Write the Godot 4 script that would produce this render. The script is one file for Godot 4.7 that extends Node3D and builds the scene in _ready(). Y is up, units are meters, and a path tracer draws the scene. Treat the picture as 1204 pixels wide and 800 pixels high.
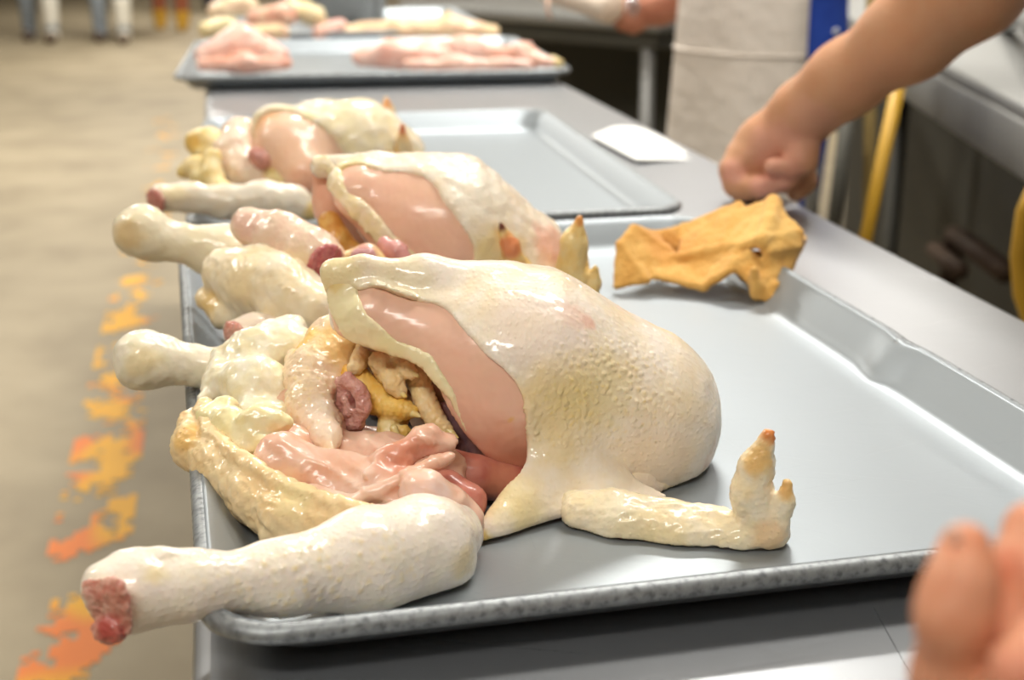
extends Node3D
# A steel table of cut whole chickens on sheet pans in a processing hall. World: floor y=0, metres.

var results := []
var fields := []
var M := {}
var N: Array[FastNoiseLite] = []

# ---------------------------------------------------------------- soft solids
class Prim:
	var t := 0                  # 0 tapered capsule, 1 ellipsoid, 2 half space, 3 sheet (thick triangle)
	var op := 0                 # 0 join, 1 cut, 2 keep only
	var a := Vector3.ZERO
	var b := Vector3.ZERO
	var c := Vector3.ZERO
	var ra := 0.0
	var rb := 0.0
	var k := 0.01
	var inv := Basis()
	var col = null
	func d(p: Vector3) -> float:
		if t == 0:
			var pa := p - a
			var ba := b - a
			var h := clampf(pa.dot(ba) / maxf(ba.length_squared(), 1e-9), 0.0, 1.0)
			return (pa - ba * h).length() - lerpf(ra, rb, h)
		if t == 1:
			var q := inv * (p - a)
			var q1 := q / b
			var k0 := q1.length()
			var k1 := (q1 / b).length()
			return k0 * (k0 - 1.0) / maxf(k1, 1e-6)
		if t == 2:
			return (p - a).dot(b)
		var ab := b - a
		var bc := c - b
		var ca := a - c
		var pa2 := p - a
		var pb := p - b
		var pc := p - c
		var n := ab.cross(ca)
		if signf(ab.cross(n).dot(pa2)) + signf(bc.cross(n).dot(pb)) + signf(ca.cross(n).dot(pc)) < 2.0:
			var d1 := (ab * clampf(ab.dot(pa2) / ab.length_squared(), 0, 1) - pa2).length_squared()
			var d2 := (bc * clampf(bc.dot(pb) / bc.length_squared(), 0, 1) - pb).length_squared()
			var d3 := (ca * clampf(ca.dot(pc) / ca.length_squared(), 0, 1) - pc).length_squared()
			return sqrt(minf(d1, minf(d2, d3))) - ra
		return absf(n.dot(pa2)) / n.length() - ra

class Field:
	var prims: Array[Prim] = []
	var h := 0.003
	var base := Color(0.8, 0.8, 0.8)
	var alt = null               # second colour, mixed in by noise
	var alt_f := 60.0
	var alt_s := 1.0
	var blobs := []              # [centre, radius, colour, strength]
	var disps := []              # [noise, frequency vector, height, mode] mode 0 plain 1 ridge
	var pimples := []            # [centre, radius, height] reach of raised pores
	var noises: Array[FastNoiseLite]
	var masked := false          # op 3 shapes: only what lies in one of them stays
	func add(t, op, a, b, ra, rb, k) -> Prim:
		var p := Prim.new()
		if op == 3: masked = true
		p.t = t; p.op = op; p.a = a; p.b = b; p.ra = ra; p.rb = rb; p.k = maxf(k, 1e-5)
		prims.append(p)
		return p
	func cone(a: Vector3, ra: float, b: Vector3, rb: float, k := 0.006, op := 0) -> Field:
		add(0, op, a, b, ra, rb, k)
		return self
	func ell(a: Vector3, r: Vector3, deg: Vector3, k := 0.006, op := 0) -> Field:
		var p: Prim = add(1, op, a, r, 0, 0, k)
		p.inv = Basis.from_euler(deg * PI / 180.0).inverse()
		return self
	func tri(a: Vector3, b: Vector3, c: Vector3, r: float, k := 0.006, op := 0) -> Field:
		var p: Prim = add(3, op, a, b, r, r, k)
		p.c = c
		return self
	func half(a: Vector3, n: Vector3, op := 2, k := 0.001) -> Field:
		add(2, op, a, n.normalized(), 0, 0, k)
		return self
	func tube(pts: Array, k := 0.004, op := 0) -> Field:   # [Vector3, radius, Vector3, radius, ...]
		for i in range(0, pts.size() - 2, 2):
			add(0, op, pts[i], pts[i + 2], pts[i + 1], pts[i + 3], k)
		return self
	func grown(by: float) -> Field:                         # a copy whose joined shapes are larger by so much
		var f := Field.new()
		f.noises = noises; f.h = h
		for q in prims:
			var p := f.add(q.t, q.op, q.a, q.b, q.ra, q.rb, q.k)
			p.c = q.c; p.inv = q.inv
			if q.op == 0:
				p.ra += by; p.rb += by
				if q.t == 1: p.b += Vector3.ONE * by
		return f
	func blob(c: Vector3, r: float, col: Color, s := 1.0) -> Field:
		blobs.append([c, r, col, s])
		return self
	func disp(n: int, f: Vector3, amp: float, mode := 0, turn := Vector3.ZERO) -> Field:
		disps.append([noises[n], f, amp, mode, Basis.from_euler(turn * PI / 180.0)])
		return self
	func value(p: Vector3, list: Array[Prim]) -> float:
		var d := 1.0
		var keep := 1.0
		for q in list:
			var e := q.d(p)
			var kk := q.k
			if q.op == 3:
				keep = minf(keep, e)
				continue
			if q.op == 0:
				var hh := maxf(kk - absf(d - e), 0.0) / kk
				d = minf(d, e) - hh * hh * kk * 0.25
			else:
				if q.op == 1: e = -e
				var h2 := maxf(kk - absf(d - e), 0.0) / kk
				d = maxf(d, e) + h2 * h2 * kk * 0.25
		return maxf(d, keep) if masked else d
	func compute() -> Array:
		var lo := Vector3.ONE * 1e9
		var hi := -lo
		for q in prims:
			if q.op != 0: continue
			if q.t == 1:
				var m := maxf(q.b.x, maxf(q.b.y, q.b.z)) + q.k * 0.3
				lo = lo.min(q.a - Vector3.ONE * m); hi = hi.max(q.a + Vector3.ONE * m)
			else:
				var ma := q.ra + q.k * 0.3
				var mb := q.rb + q.k * 0.3
				lo = lo.min(q.a - Vector3.ONE * ma); hi = hi.max(q.a + Vector3.ONE * ma)
				lo = lo.min(q.b - Vector3.ONE * mb); hi = hi.max(q.b + Vector3.ONE * mb)
				if q.t == 3:
					lo = lo.min(q.c - Vector3.ONE * ma); hi = hi.max(q.c + Vector3.ONE * ma)
		lo -= Vector3.ONE * h * 1.5
		hi += Vector3.ONE * h * 1.5
		const B := 6
		var bn := Vector3i(((hi - lo) / (h * B)).ceil())
		var nx := bn.x * B + 1
		var ny := bn.y * B + 1
		var nz := bn.z * B + 1
		var sy := nx
		var sz := nx * ny
		var g := PackedFloat32Array()
		g.resize(nx * ny * nz)
		g.fill(9.0)
		var rad := h * B * 0.8661
		var active: Array[Vector3i] = []
		for bz in bn.z:
			for by in bn.y:
				for bx in bn.x:
					var c := lo + Vector3(bx + 0.5, by + 0.5, bz + 0.5) * (h * B)
					var local: Array[Prim] = []
					var any := false
					for q in prims:
						var e := q.d(c)
						var reach := rad * (1.8 if q.t == 1 else 1.05)
						if q.op == 0:
							if e < reach + q.k: local.append(q)
							if e < reach + q.k: any = true
						elif q.op == 1 or q.op == 3:
							if e < reach + q.k: local.append(q)
						elif e > -reach - q.k: local.append(q)
					if not any: continue
					var fc := value(c, local)
					if fc > rad * 2.0 + 0.004 or fc < -rad * 2.0 - 0.004:
						if fc < 0:       # wholly inside
							for z in range(bz * B, bz * B + B + 1):
								for y in range(by * B, by * B + B + 1):
									var o := z * sz + y * sy + bx * B
									for x in B + 1:
										if g[o + x] == 9.0: g[o + x] = -8.0
						continue
					active.append(Vector3i(bx, by, bz))
					for z in range(bz * B, bz * B + B + 1):
						for y in range(by * B, by * B + B + 1):
							var o := z * sz + y * sy
							for x in range(bx * B, bx * B + B + 1):
								var was := g[o + x]
								if was == 9.0 or was == -8.0:
									g[o + x] = value(lo + Vector3(x, y, z) * h, local)
		var index := PackedInt32Array()
		index.resize(nx * ny * nz)
		index.fill(-1)
		var verts := PackedVector3Array()
		var cells := PackedInt32Array()
		var corner := [0, 1, sy, sy + 1, sz, sz + 1, sz + sy, sz + sy + 1]
		var off := [Vector3(0, 0, 0), Vector3(1, 0, 0), Vector3(0, 1, 0), Vector3(1, 1, 0), Vector3(0, 0, 1), Vector3(1, 0, 1), Vector3(0, 1, 1), Vector3(1, 1, 1)]
		var edges := [0, 1, 2, 3, 4, 5, 6, 7, 0, 2, 1, 3, 4, 6, 5, 7, 0, 4, 1, 5, 2, 6, 3, 7]
		for bl in active:
			for z in range(bl.z * B, bl.z * B + B):
				for y in range(bl.y * B, bl.y * B + B):
					var o := z * sz + y * sy + bl.x * B
					for x in B:
						var i := o + x
						var s := 0
						if g[i] < 0: s += 1
						if g[i + 1] < 0: s += 1
						if g[i + sy] < 0: s += 1
						if g[i + sy + 1] < 0: s += 1
						if g[i + sz] < 0: s += 1
						if g[i + sz + 1] < 0: s += 1
						if g[i + sz + sy] < 0: s += 1
						if g[i + sz + sy + 1] < 0: s += 1
						if s == 0 or s == 8: continue
						var sum := Vector3.ZERO
						var cnt := 0
						for e in range(0, 24, 2):
							var u: int = edges[e]
							var v: int = edges[e + 1]
							var du := g[i + corner[u]]
							var dv := g[i + corner[v]]
							if (du < 0) != (dv < 0):
								var w := du / (du - dv)
								sum += (off[u] as Vector3).lerp(off[v], w)
								cnt += 1
						index[i] = verts.size()
						cells.append(i)
						verts.append(lo + (Vector3(bl.x * B + x, y, z) + sum / cnt) * h)
		var tris := PackedInt32Array()
		var step := [1, sy, sz]
		for i in cells:
			for ax in 3:
				var j: int = i + step[ax]
				if (g[i] < 0) == (g[j] < 0): continue
				var s1: int = step[(ax + 1) % 3]
				var s2: int = step[(ax + 2) % 3]
				if i - s1 - s2 < 0: continue
				var a := index[i]
				var b := index[i - s1]
				var c := index[i - s1 - s2]
				var d := index[i - s2]
				if a < 0 or b < 0 or c < 0 or d < 0: continue
				if g[i] < 0:
					tris.append_array([a, c, b, a, d, c])
				else:
					tris.append_array([a, b, c, a, c, d])
		var normals := _normals(verts, tris)
		if disps.size() or pimples.size():
			for i in verts.size():
				var p := verts[i]
				var m := 0.0
				for q in disps:
					var n: FastNoiseLite = q[0]
					var f: Vector3 = q[1]
					var pp: Vector3 = (q[4] as Basis) * p * f
					var v := n.get_noise_3d(pp.x, pp.y, pp.z)
					m += q[2] * (v if q[3] == 0 else 1.0 - 2.0 * absf(v))
				for q in pimples:
					var w := clampf(1.6 - 1.6 * (p - q[0]).length() / q[1], 0.0, 1.0)
					if w > 0:
						var n: FastNoiseLite = noises[3]
						var v := n.get_noise_3d(p.x * q[3], p.y * q[3], p.z * q[3])
						m += w * q[2] * smoothstep(0.55, 1.0, -v)
				verts[i] = p + normals[i] * m
			normals = _normals(verts, tris)
		var colors := PackedColorArray()
		colors.resize(verts.size())
		for i in verts.size():
			var p := verts[i]
			var c := base
			if alt != null:
				var v := noises[0].get_noise_3d(p.x * alt_f, p.y * alt_f, p.z * alt_f) * 0.8 + noises[0].get_noise_3d(p.x * alt_f * 3.1, p.y * alt_f * 3.1 + 9.0, p.z * alt_f * 3.1) * 0.4
				c = c.lerp(alt, clampf(v * 1.2 + 0.5, 0, 1) * alt_s)
			for q in blobs:
				var r: float = q[1]
				var e: float = (p - q[0]).length() / r
				if e < 1.3:
					e += 0.25 * noises[0].get_noise_3d(p.x / r * 1.5, p.y / r * 1.5, p.z / r * 1.5)
					c = c.lerp(q[2], q[3] * (1.0 - smoothstep(0.45, 1.05, e)))
			for q in pimples:
				var w := clampf(1.6 - 1.6 * (p - q[0]).length() / q[1], 0.0, 1.0)
				if w > 0:
					var v: float = noises[3].get_noise_3d(p.x * q[3], p.y * q[3], p.z * q[3])
					c = c.lerp(Color("efca6a"), 0.55 * w * smoothstep(0.55, 1.0, -v))
			colors[i] = c.srgb_to_linear()
		return [verts, normals, colors, tris]
	static func _normals(v: PackedVector3Array, t: PackedInt32Array) -> PackedVector3Array:
		var n := PackedVector3Array()
		n.resize(v.size())
		for i in range(0, t.size(), 3):
			var a := t[i]
			var b := t[i + 1]
			var c := t[i + 2]
			var f := (v[c] - v[a]).cross(v[b] - v[a])
			n[a] += f
			n[b] += f
			n[c] += f
		for i in n.size():
			n[i] = n[i].normalized()
		return n

# ---------------------------------------------------------------- nodes
var used := {}
func numbered(called: String) -> String:
	var n: int = used.get(called, 0)
	used[called] = n + 1
	return called if n == 0 else "%s_%03d" % [called, n]

func name_in(parent: Node, called: String) -> String:
	if parent == null: return numbered(called)
	var n: int = parent.get_meta("n_" + called, 0)
	parent.set_meta("n_" + called, n + 1)
	return called if n == 0 else "%s_%03d" % [called, n]

func tag(o: Node, label := "", category := "", group := "", kind := "") -> Node:
	if label: o.set_meta("label", label)
	if category: o.set_meta("category", category)
	if group: o.set_meta("group", group)
	if kind: o.set_meta("kind", kind)
	return o

func thing(called: String, label: String, category: String, at := Vector3.ZERO, turn := 0.0, group := "") -> Node3D:
	var o := Node3D.new()
	o.name = numbered(called)
	add_child(o, true)
	o.position = at
	o.rotation_degrees.y = turn
	tag(o, label, category, group)
	return o

func put(called: String, mesh: Mesh, mat: Material, parent: Node = null, at := Vector3.ZERO, deg := Vector3.ZERO) -> MeshInstance3D:
	var o := MeshInstance3D.new()
	o.name = name_in(parent, called)
	o.mesh = mesh
	o.material_override = mat
	(parent if parent else self).add_child(o, true)
	o.position = at
	o.rotation_degrees = deg
	return o

func field(h := 0.003, base := Color(0.9, 0.85, 0.7), alt = null, alt_f := 60.0, alt_s := 1.0) -> Field:
	var f := Field.new()
	f.noises = N
	f.h = h
	f.base = base
	f.alt = alt
	f.alt_f = alt_f
	f.alt_s = alt_s
	return f

# a soft solid in world coordinates, to be meshed with the others; becomes a part of parent (or a thing of its own at its base)
func soft(called: String, f: Field, mat: Material, parent: Node = null) -> MeshInstance3D:
	var o := MeshInstance3D.new()
	o.name = name_in(parent, called)
	o.material_override = mat
	(parent if parent else self).add_child(o, true)
	fields.append([f, o])
	return o

func bake_soft() -> void:
	results.resize(fields.size())
	var id := WorkerThreadPool.add_group_task(func(i): results[i] = fields[i][0].compute(), fields.size(), -1, true)
	WorkerThreadPool.wait_for_group_task_completion(id)
	for i in fields.size():
		var o: MeshInstance3D = fields[i][1]
		var r: Array = results[i]
		if r[0].is_empty():
			print("EMPTY ", o.name)
			continue
		var base := Vector3.ZERO
		if o.get_parent() != self:
			var q: Node = o
			while q.get_parent() != self:
				q = q.get_parent()
			base = (q as Node3D).position if q is Node3D else Vector3.ZERO
		else:
			var lo := Vector3.ONE * 1e9
			var hi := -lo
			for v in r[0]:
				lo = lo.min(v); hi = hi.max(v)
			base = Vector3((lo.x + hi.x) / 2, lo.y, (lo.z + hi.z) / 2)
			o.position = base
		var vv: PackedVector3Array = r[0]
		vv = Transform3D(Basis(), -base) * vv
		var a := []
		a.resize(Mesh.ARRAY_MAX)
		a[Mesh.ARRAY_VERTEX] = vv
		a[Mesh.ARRAY_NORMAL] = r[1]
		a[Mesh.ARRAY_COLOR] = r[2]
		a[Mesh.ARRAY_INDEX] = r[3]
		var m := ArrayMesh.new()
		m.add_surface_from_arrays(Mesh.PRIMITIVE_TRIANGLES, a)
		o.mesh = m
	results.clear()

# ---------------------------------------------------------------- hard shapes
func grid_mesh(rows: Array, closed_u := true, cap := true, colors: Array = []) -> ArrayMesh:
	# rows of equally many points; u runs along a row, rows follow each other; front faces outwards when rows climb and u runs anticlockwise seen from above
	var st := SurfaceTool.new()
	st.begin(Mesh.PRIMITIVE_TRIANGLES)
	st.set_smooth_group(0)
	var n: int = rows[0].size()
	for j in rows.size():
		for i in n:
			if colors.size(): st.set_color(colors[j][i])
			st.add_vertex(rows[j][i])
	var m := n if closed_u else n - 1
	for j in rows.size() - 1:
		for i in m:
			var a := j * n + i
			var b := j * n + (i + 1) % n
			var c := a + n
			var d := b + n
			for k in [a, c, b, b, c, d]: st.add_index(k)
	if cap and closed_u:
		for e in [0, rows.size() - 1]:
			for i in range(1, n - 1):
				var a: int = e * n
				if e == 0:
					for k in [a, a + i, a + i + 1]: st.add_index(k)
				else:
					for k in [a, a + i + 1, a + i]: st.add_index(k)
	st.generate_normals()
	return st.commit()

func round_rect(hx: float, hz: float, r: float, y: float, seg := 6, along := 10) -> Array:
	# anticlockwise seen from above (x right, z towards the viewer)
	var pts := []
	var cs := [[hx - r, -hz + r, 0.0], [-hx + r, -hz + r, 90.0], [-hx + r, hz - r, 180.0], [hx - r, hz - r, 270.0]]
	for q in 4:
		var c: Array = cs[q]
		for i in seg + 1:
			var a := deg_to_rad(c[2] + 90.0 * i / seg)
			pts.append(Vector3(c[0] + r * cos(a), y, c[1] - r * sin(a)))
		var nx: Array = cs[(q + 1) % 4]
		var a2 := deg_to_rad(nx[2])
		var to := Vector3(nx[0] + r * cos(a2), y, nx[1] - r * sin(a2))
		var from: Vector3 = pts[-1]
		for i in range(1, along):
			pts.append(from.lerp(to, float(i) / along))
	return pts

func box_mesh(s: Vector3, bevel := 0.004) -> ArrayMesh:
	bevel = minf(bevel, minf(s.x, minf(s.y, s.z)) * 0.45)
	var hx := s.x / 2
	var hz := s.z / 2
	var rows := []
	for q in [[bevel, 0.0], [bevel * 0.3, bevel * 0.3], [0.0, bevel], [0.0, s.y - bevel], [bevel * 0.3, s.y - bevel * 0.3], [bevel, s.y]]:
		rows.append(round_rect(hx - q[0], hz - q[0], bevel * 1.2, q[1] - s.y / 2, 3, 1))
	return flat_caps(rows)

func flat_caps(rows: Array) -> ArrayMesh:
	var st := SurfaceTool.new()
	st.begin(Mesh.PRIMITIVE_TRIANGLES)
	var n: int = rows[0].size()
	var tri := func(a: Vector3, b: Vector3, c: Vector3, g: int):
		st.set_smooth_group(g)
		st.add_vertex(a); st.add_vertex(b); st.add_vertex(c)
	for j in rows.size() - 1:
		for i in n:
			var k := (i + 1) % n
			tri.call(rows[j][i], rows[j + 1][i], rows[j][k], 0)
			tri.call(rows[j][k], rows[j + 1][i], rows[j + 1][k], 0)
	for i in range(1, n - 1):
		tri.call(rows[0][0], rows[0][i], rows[0][i + 1], 1)
		tri.call(rows[-1][0], rows[-1][i + 1], rows[-1][i], 2)
	st.generate_normals()
	return st.commit()

func tube_mesh(path: Array, radii: Array, sides := 10) -> ArrayMesh:
	var rows := []
	var up := Vector3.UP
	for i in path.size():
		var t: Vector3 = (path[mini(i + 1, path.size() - 1)] - path[maxi(i - 1, 0)]).normalized()
		var s := t.cross(up)
		if s.length() < 0.05: s = t.cross(Vector3.RIGHT)
		s = s.normalized()
		var w := s.cross(t).normalized()
		up = w
		var ring := []
		for k in sides:
			var a := TAU * k / sides
			ring.append(path[i] + (s * cos(a) - w * sin(a)) * radii[mini(i, radii.size() - 1)])
		rows.append(ring)
	return grid_mesh(rows)

# ---------------------------------------------------------------- materials
func noise(type: int, freq: float, oct := 3, sd := 1) -> FastNoiseLite:
	var n := FastNoiseLite.new()
	n.noise_type = type
	n.frequency = freq
	n.fractal_octaves = oct
	n.fractal_type = FastNoiseLite.FRACTAL_FBM if oct > 1 else FastNoiseLite.FRACTAL_NONE
	n.seed = sd
	return n

func noise_tex(n: FastNoiseLite, size := 512) -> NoiseTexture2D:
	var t := NoiseTexture2D.new()
	t.width = size
	t.height = size
	t.seamless = true
	t.noise = n
	return t

func dots_tex(size: int, count: int, rad: float, sd: int, grid := true) -> ImageTexture:
	# raised round pores on an uneven lattice
	var rng := RandomNumberGenerator.new()
	rng.seed = sd
	var buf := PackedFloat32Array()
	buf.resize(size * size)
	var side := int(sqrt(count))
	for k in count:
		var c := Vector2(rng.randf() * size, rng.randf() * size)
		if grid:
			var gx := k % side
			var gy := k / side
			c = Vector2(gx + 0.5 + (gy % 2) * 0.5 + rng.randf_range(-0.3, 0.3), gy + 0.5 + rng.randf_range(-0.3, 0.3)) * (float(size) / side)
		var r := rad * rng.randf_range(0.6, 1.15)
		var hgt := rng.randf_range(0.5, 1.0)
		var ri := int(ceil(r))
		for y in range(-ri, ri + 1):
			for x in range(-ri, ri + 1):
				var q := (x * x + y * y) / (r * r)
				if q < 1.0:
					var i := posmod(int(c.y) + y, size) * size + posmod(int(c.x) + x, size)
					buf[i] = maxf(buf[i], hgt * (1.0 - q) * (1.0 - q))
	var im := Image.create(size, size, false, Image.FORMAT_L8)
	for i in size * size:
		im.set_pixel(i % size, i / size, Color(buf[i], buf[i], buf[i]))
	return ImageTexture.create_from_image(im)

func scratch_tex(size: int, sd: int) -> ImageTexture:
	# fine straight rubbing marks
	var rng := RandomNumberGenerator.new()
	rng.seed = sd
	var im := Image.create(size, size, false, Image.FORMAT_L8)
	im.fill(Color(0.5, 0.5, 0.5))
	for k in 900:
		var c := Vector2(rng.randf() * size, rng.randf() * size)
		var a := rng.randfn(0.55, 0.5)
		var d := Vector2(cos(a), sin(a))
		var l := rng.randf_range(20, 220)
		var v := clampf(0.5 + rng.randfn(0, 0.07), 0, 1)
		for i in int(l):
			var q := c + d * i
			im.set_pixel(posmod(int(q.x), size), posmod(int(q.y), size), Color(v, v, v))
	return ImageTexture.create_from_image(im)

func mat(c: Color, rough := 0.6, metal := 0.0) -> StandardMaterial3D:
	var m := StandardMaterial3D.new()
	m.albedo_color = c
	m.roughness = rough
	m.metallic = metal
	return m

func relief(m: StandardMaterial3D, t: Texture2D, tiles: Vector3, cm: float) -> StandardMaterial3D:
	m.heightmap_enabled = true
	m.heightmap_texture = t
	m.heightmap_scale = cm
	m.uv1_triplanar = true
	m.uv1_scale = tiles
	return m

func flesh(rough: float, coat: float, coat_rough: float, sss: float, t: Texture2D, tiles: float, cm: float) -> StandardMaterial3D:
	var m := mat(Color.WHITE, rough)
	m.vertex_color_use_as_albedo = true
	if coat > 0:
		m.clearcoat_enabled = true
		m.clearcoat = coat
		m.clearcoat_roughness = coat_rough
	if sss > 0:
		m.subsurf_scatter_enabled = true
		m.subsurf_scatter_strength = sss
	m.metallic_specular = 0.38
	return relief(m, t, Vector3.ONE * tiles, cm)

func make_materials() -> void:
	N = [noise(FastNoiseLite.TYPE_SIMPLEX_SMOOTH, 1.0, 3, 11), noise(FastNoiseLite.TYPE_SIMPLEX_SMOOTH, 1.0, 1, 12), noise(FastNoiseLite.TYPE_SIMPLEX_SMOOTH, 1.0, 4, 13), noise(FastNoiseLite.TYPE_CELLULAR, 1.0, 1, 14)]
	N[3].cellular_return_type = FastNoiseLite.RETURN_DISTANCE
	N[3].cellular_jitter = 0.7
	var pores := dots_tex(512, 484, 11.0, 5)
	var scales := dots_tex(256, 400, 9.5, 6)
	var fine := noise_tex(noise(FastNoiseLite.TYPE_SIMPLEX_SMOOTH, 0.02, 4, 3))
	var lumpy := noise_tex(noise(FastNoiseLite.TYPE_SIMPLEX_SMOOTH, 0.012, 2, 4))
	var scratch := scratch_tex(1024, 8)
	M.skin = flesh(0.45, 0.6, 0.10, 0.06, pores, 14.0, 0.028)
	M.skin_smooth = flesh(0.44, 0.55, 0.13, 0.06, fine, 10.0, 0.04)
	M.meat = flesh(0.45, 0.5, 0.16, 0.15, lumpy, 14.0, 0.06)
	M.fat = flesh(0.42, 0.6, 0.14, 0.05, lumpy, 16.0, 0.10)
	M.scale = flesh(0.5, 0.25, 0.25, 0.08, scales, 22.0, 0.03)
	M.claw = flesh(0.35, 0.4, 0.2, 0.1, fine, 20.0, 0.01)
	M.cut = flesh(0.4, 0.7, 0.12, 0.12, fine, 30.0, 0.12)
	M.cloth = flesh(0.95, 0.0, 0.0, 0.0, fine, 26.0, 0.10)
	M.cloth.rim_enabled = true
	M.cloth.rim = 0.3
	M.hand = flesh(0.55, 0.0, 0.0, 0.12, fine, 14.0, 0.03)
	M.fabric = flesh(0.85, 0.0, 0.0, 0.0, fine, 10.0, 0.05)
	M.vinyl = flesh(0.5, 0.15, 0.3, 0.0, lumpy, 3.0, 0.3)
	M.vinyl.albedo_color = Color("e9dfd5")
	M.alu = mat(Color("9aa1a7"), 0.44, 0.6)
	M.alu.roughness_texture = scratch
	M.alu.roughness = 0.9
	M.alu.uv1_triplanar = true
	relief(M.alu, scratch, Vector3.ONE * 3.0, 0.0012)
	var rr := Gradient.new()
	rr.offsets = PackedFloat32Array([0.0, 0.27, 0.4, 0.6, 1.0])
	rr.colors = PackedColorArray([Color("5d6063"), Color("777a7d"), Color("8d9194"), Color("999da0"), Color("a6aaad")])
	var rt := noise_tex(noise(FastNoiseLite.TYPE_SIMPLEX_SMOOTH, 0.02, 5, 31), 512)
	rt.color_ramp = rr
	M.rim = mat(Color.WHITE, 0.5, 0.6)
	M.rim.albedo_texture = rt
	relief(M.rim, fine, Vector3.ONE * 18.0, 0.02)
	M.steel = mat(Color("a9abaf"), 0.8, 0.85)
	M.steel.roughness_texture = scratch
	relief(M.steel, scratch, Vector3.ONE * 2.0, 0.0012)
	M.dark_steel = mat(Color("5c5b55"), 0.6, 0.4)
	M.counter = relief(mat(Color("9c9c9a"), 0.5, 0.6), fine, Vector3.ONE * 4.0, 0.02)
	M.panel = relief(mat(Color("4a483f"), 0.8, 0.1), fine, Vector3.ONE * 2.0, 0.05)
	var cr := Gradient.new()
	cr.set_color(0, Color("92846c"))
	cr.set_color(1, Color("b0a288"))
	cr.add_point(0.45, Color("a3957b"))
	var ct := noise_tex(noise(FastNoiseLite.TYPE_SIMPLEX_SMOOTH, 0.006, 5, 21), 1024)
	ct.color_ramp = cr
	M.concrete = mat(Color.WHITE, 0.62)
	M.concrete.albedo_texture = ct
	M.concrete.uv1_triplanar = true
	M.concrete.uv1_scale = Vector3.ONE * 0.35
	M.paint = mat(Color.WHITE, 0.6)
	M.paint.vertex_color_use_as_albedo = true
	M.wall = mat(Color("d2d0cb"), 0.8)
	M.ceiling = mat(Color("d8d6d0"), 0.8)
	M.yellow = mat(Color("c99c2e"), 0.45)
	M.straw = mat(Color("8f7a4a"), 0.8)
	M.paper = relief(mat(Color("f4f4f2"), 0.8), fine, Vector3.ONE * 8.0, 0.03)
	M.black = mat(Color("14120f"), 0.4)
	M.pipe = mat(Color("4b3a2d"), 0.6, 0.3)
	M.chrome = mat(Color("c9ccd0"), 0.2, 1.0)
	M.lamp_body = mat(Color("e8e8e4"), 0.5)
	M.lamp = mat(Color.WHITE, 0.5)
	M.lamp.emission_enabled = true
	M.lamp.emission = Color(1, 0.98, 0.94)
	M.lamp.emission_energy_multiplier = 3.0

# ---------------------------------------------------------------- lamps
func ceiling_light(at: Vector3, size: Vector2, energy: float, label: String) -> void:
	var t := thing("ceiling_light", label, "ceiling light", at, 0.0, "ceiling lights")
	put("housing", box_mesh(Vector3(size.x + 0.06, 0.08, size.y + 0.06), 0.006), M.lamp_body, t, Vector3(0, 0.055, 0))
	put("diffuser", box_mesh(Vector3(size.x, 0.02, size.y), 0.004), M.lamp, t, Vector3(0, 0.004, 0))
	var l := AreaLight3D.new()
	l.name = "lamp"
	t.add_child(l, true)
	l.position = Vector3(0, -0.012, 0)
	l.rotation_degrees = Vector3(-90, 0, 0)
	l.area_size = size
	l.light_energy = energy
	l.light_color = Color(1.0, 0.985, 0.95)
	l.shadow_enabled = true
	l.set("area_range", 40.0)

# ---------------------------------------------------------------- sheet pan
func sheet_pan(label: String, at: Vector3, turn: float, L: float, Wd: float, dents: Array) -> Node3D:
	var t := thing("sheet_pan", label, "tray", at, turn, "sheet pans on the steel table")
	var hx := Wd / 2
	var hz := L / 2
	var prof_in := [[0.20, 0.0015], [0.10, 0.0013], [0.045, 0.0014], [0.0335, 0.0015], [0.029, 0.0022], [0.0255, 0.0042], [0.0225, 0.008], [0.0165, 0.0150], [0.0105, 0.0222], [0.0078, 0.0250], [0.0058, 0.0262]]
	var prof_out := [[0.0092, 0.0218], [0.0155, 0.0140], [0.0218, 0.0070], [0.0252, 0.0030], [0.029, 0.0008], [0.036, 0.0002], [0.12, 0.0001], [0.20, 0.0001]]
	var make := func(prof: Array, seg: int, al: int) -> Array:
		var rows := []
		for q in prof:
			var r := maxf(0.034 - q[0] * 0.55, 0.012)
			rows.append(round_rect(hx - q[0], hz - q[0], r, q[1], seg, al))
		for row in rows:
			for i in row.size():
				for d in dents:
					var p: Vector3 = row[i]
					var w := exp(-(Vector2(p.x - d[0].x, p.z - d[0].y) / d[1]).length_squared())
					row[i] = p + d[2] * w
		return rows
	var pan_rows: Array = make.call(prof_out, 7, 40)
	pan_rows.reverse()
	var inner: Array = make.call(prof_in, 7, 40)
	# the inside faces inwards: its rows run from the rim down to the middle
	inner.reverse()
	put("pan", grid_mesh(pan_rows + inner, true, true), M.alu, t)
	var bead := []
	for i in 11:
		var a := TAU * i / 10.0
		bead.append([0.0046 - 0.0046 * cos(a), 0.0216 + 0.0046 * sin(a)])
	var rows: Array = make.call(bead, 7, 60)
	put("rim", grid_mesh(rows, true, false), M.rim, t)
	return t

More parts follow.
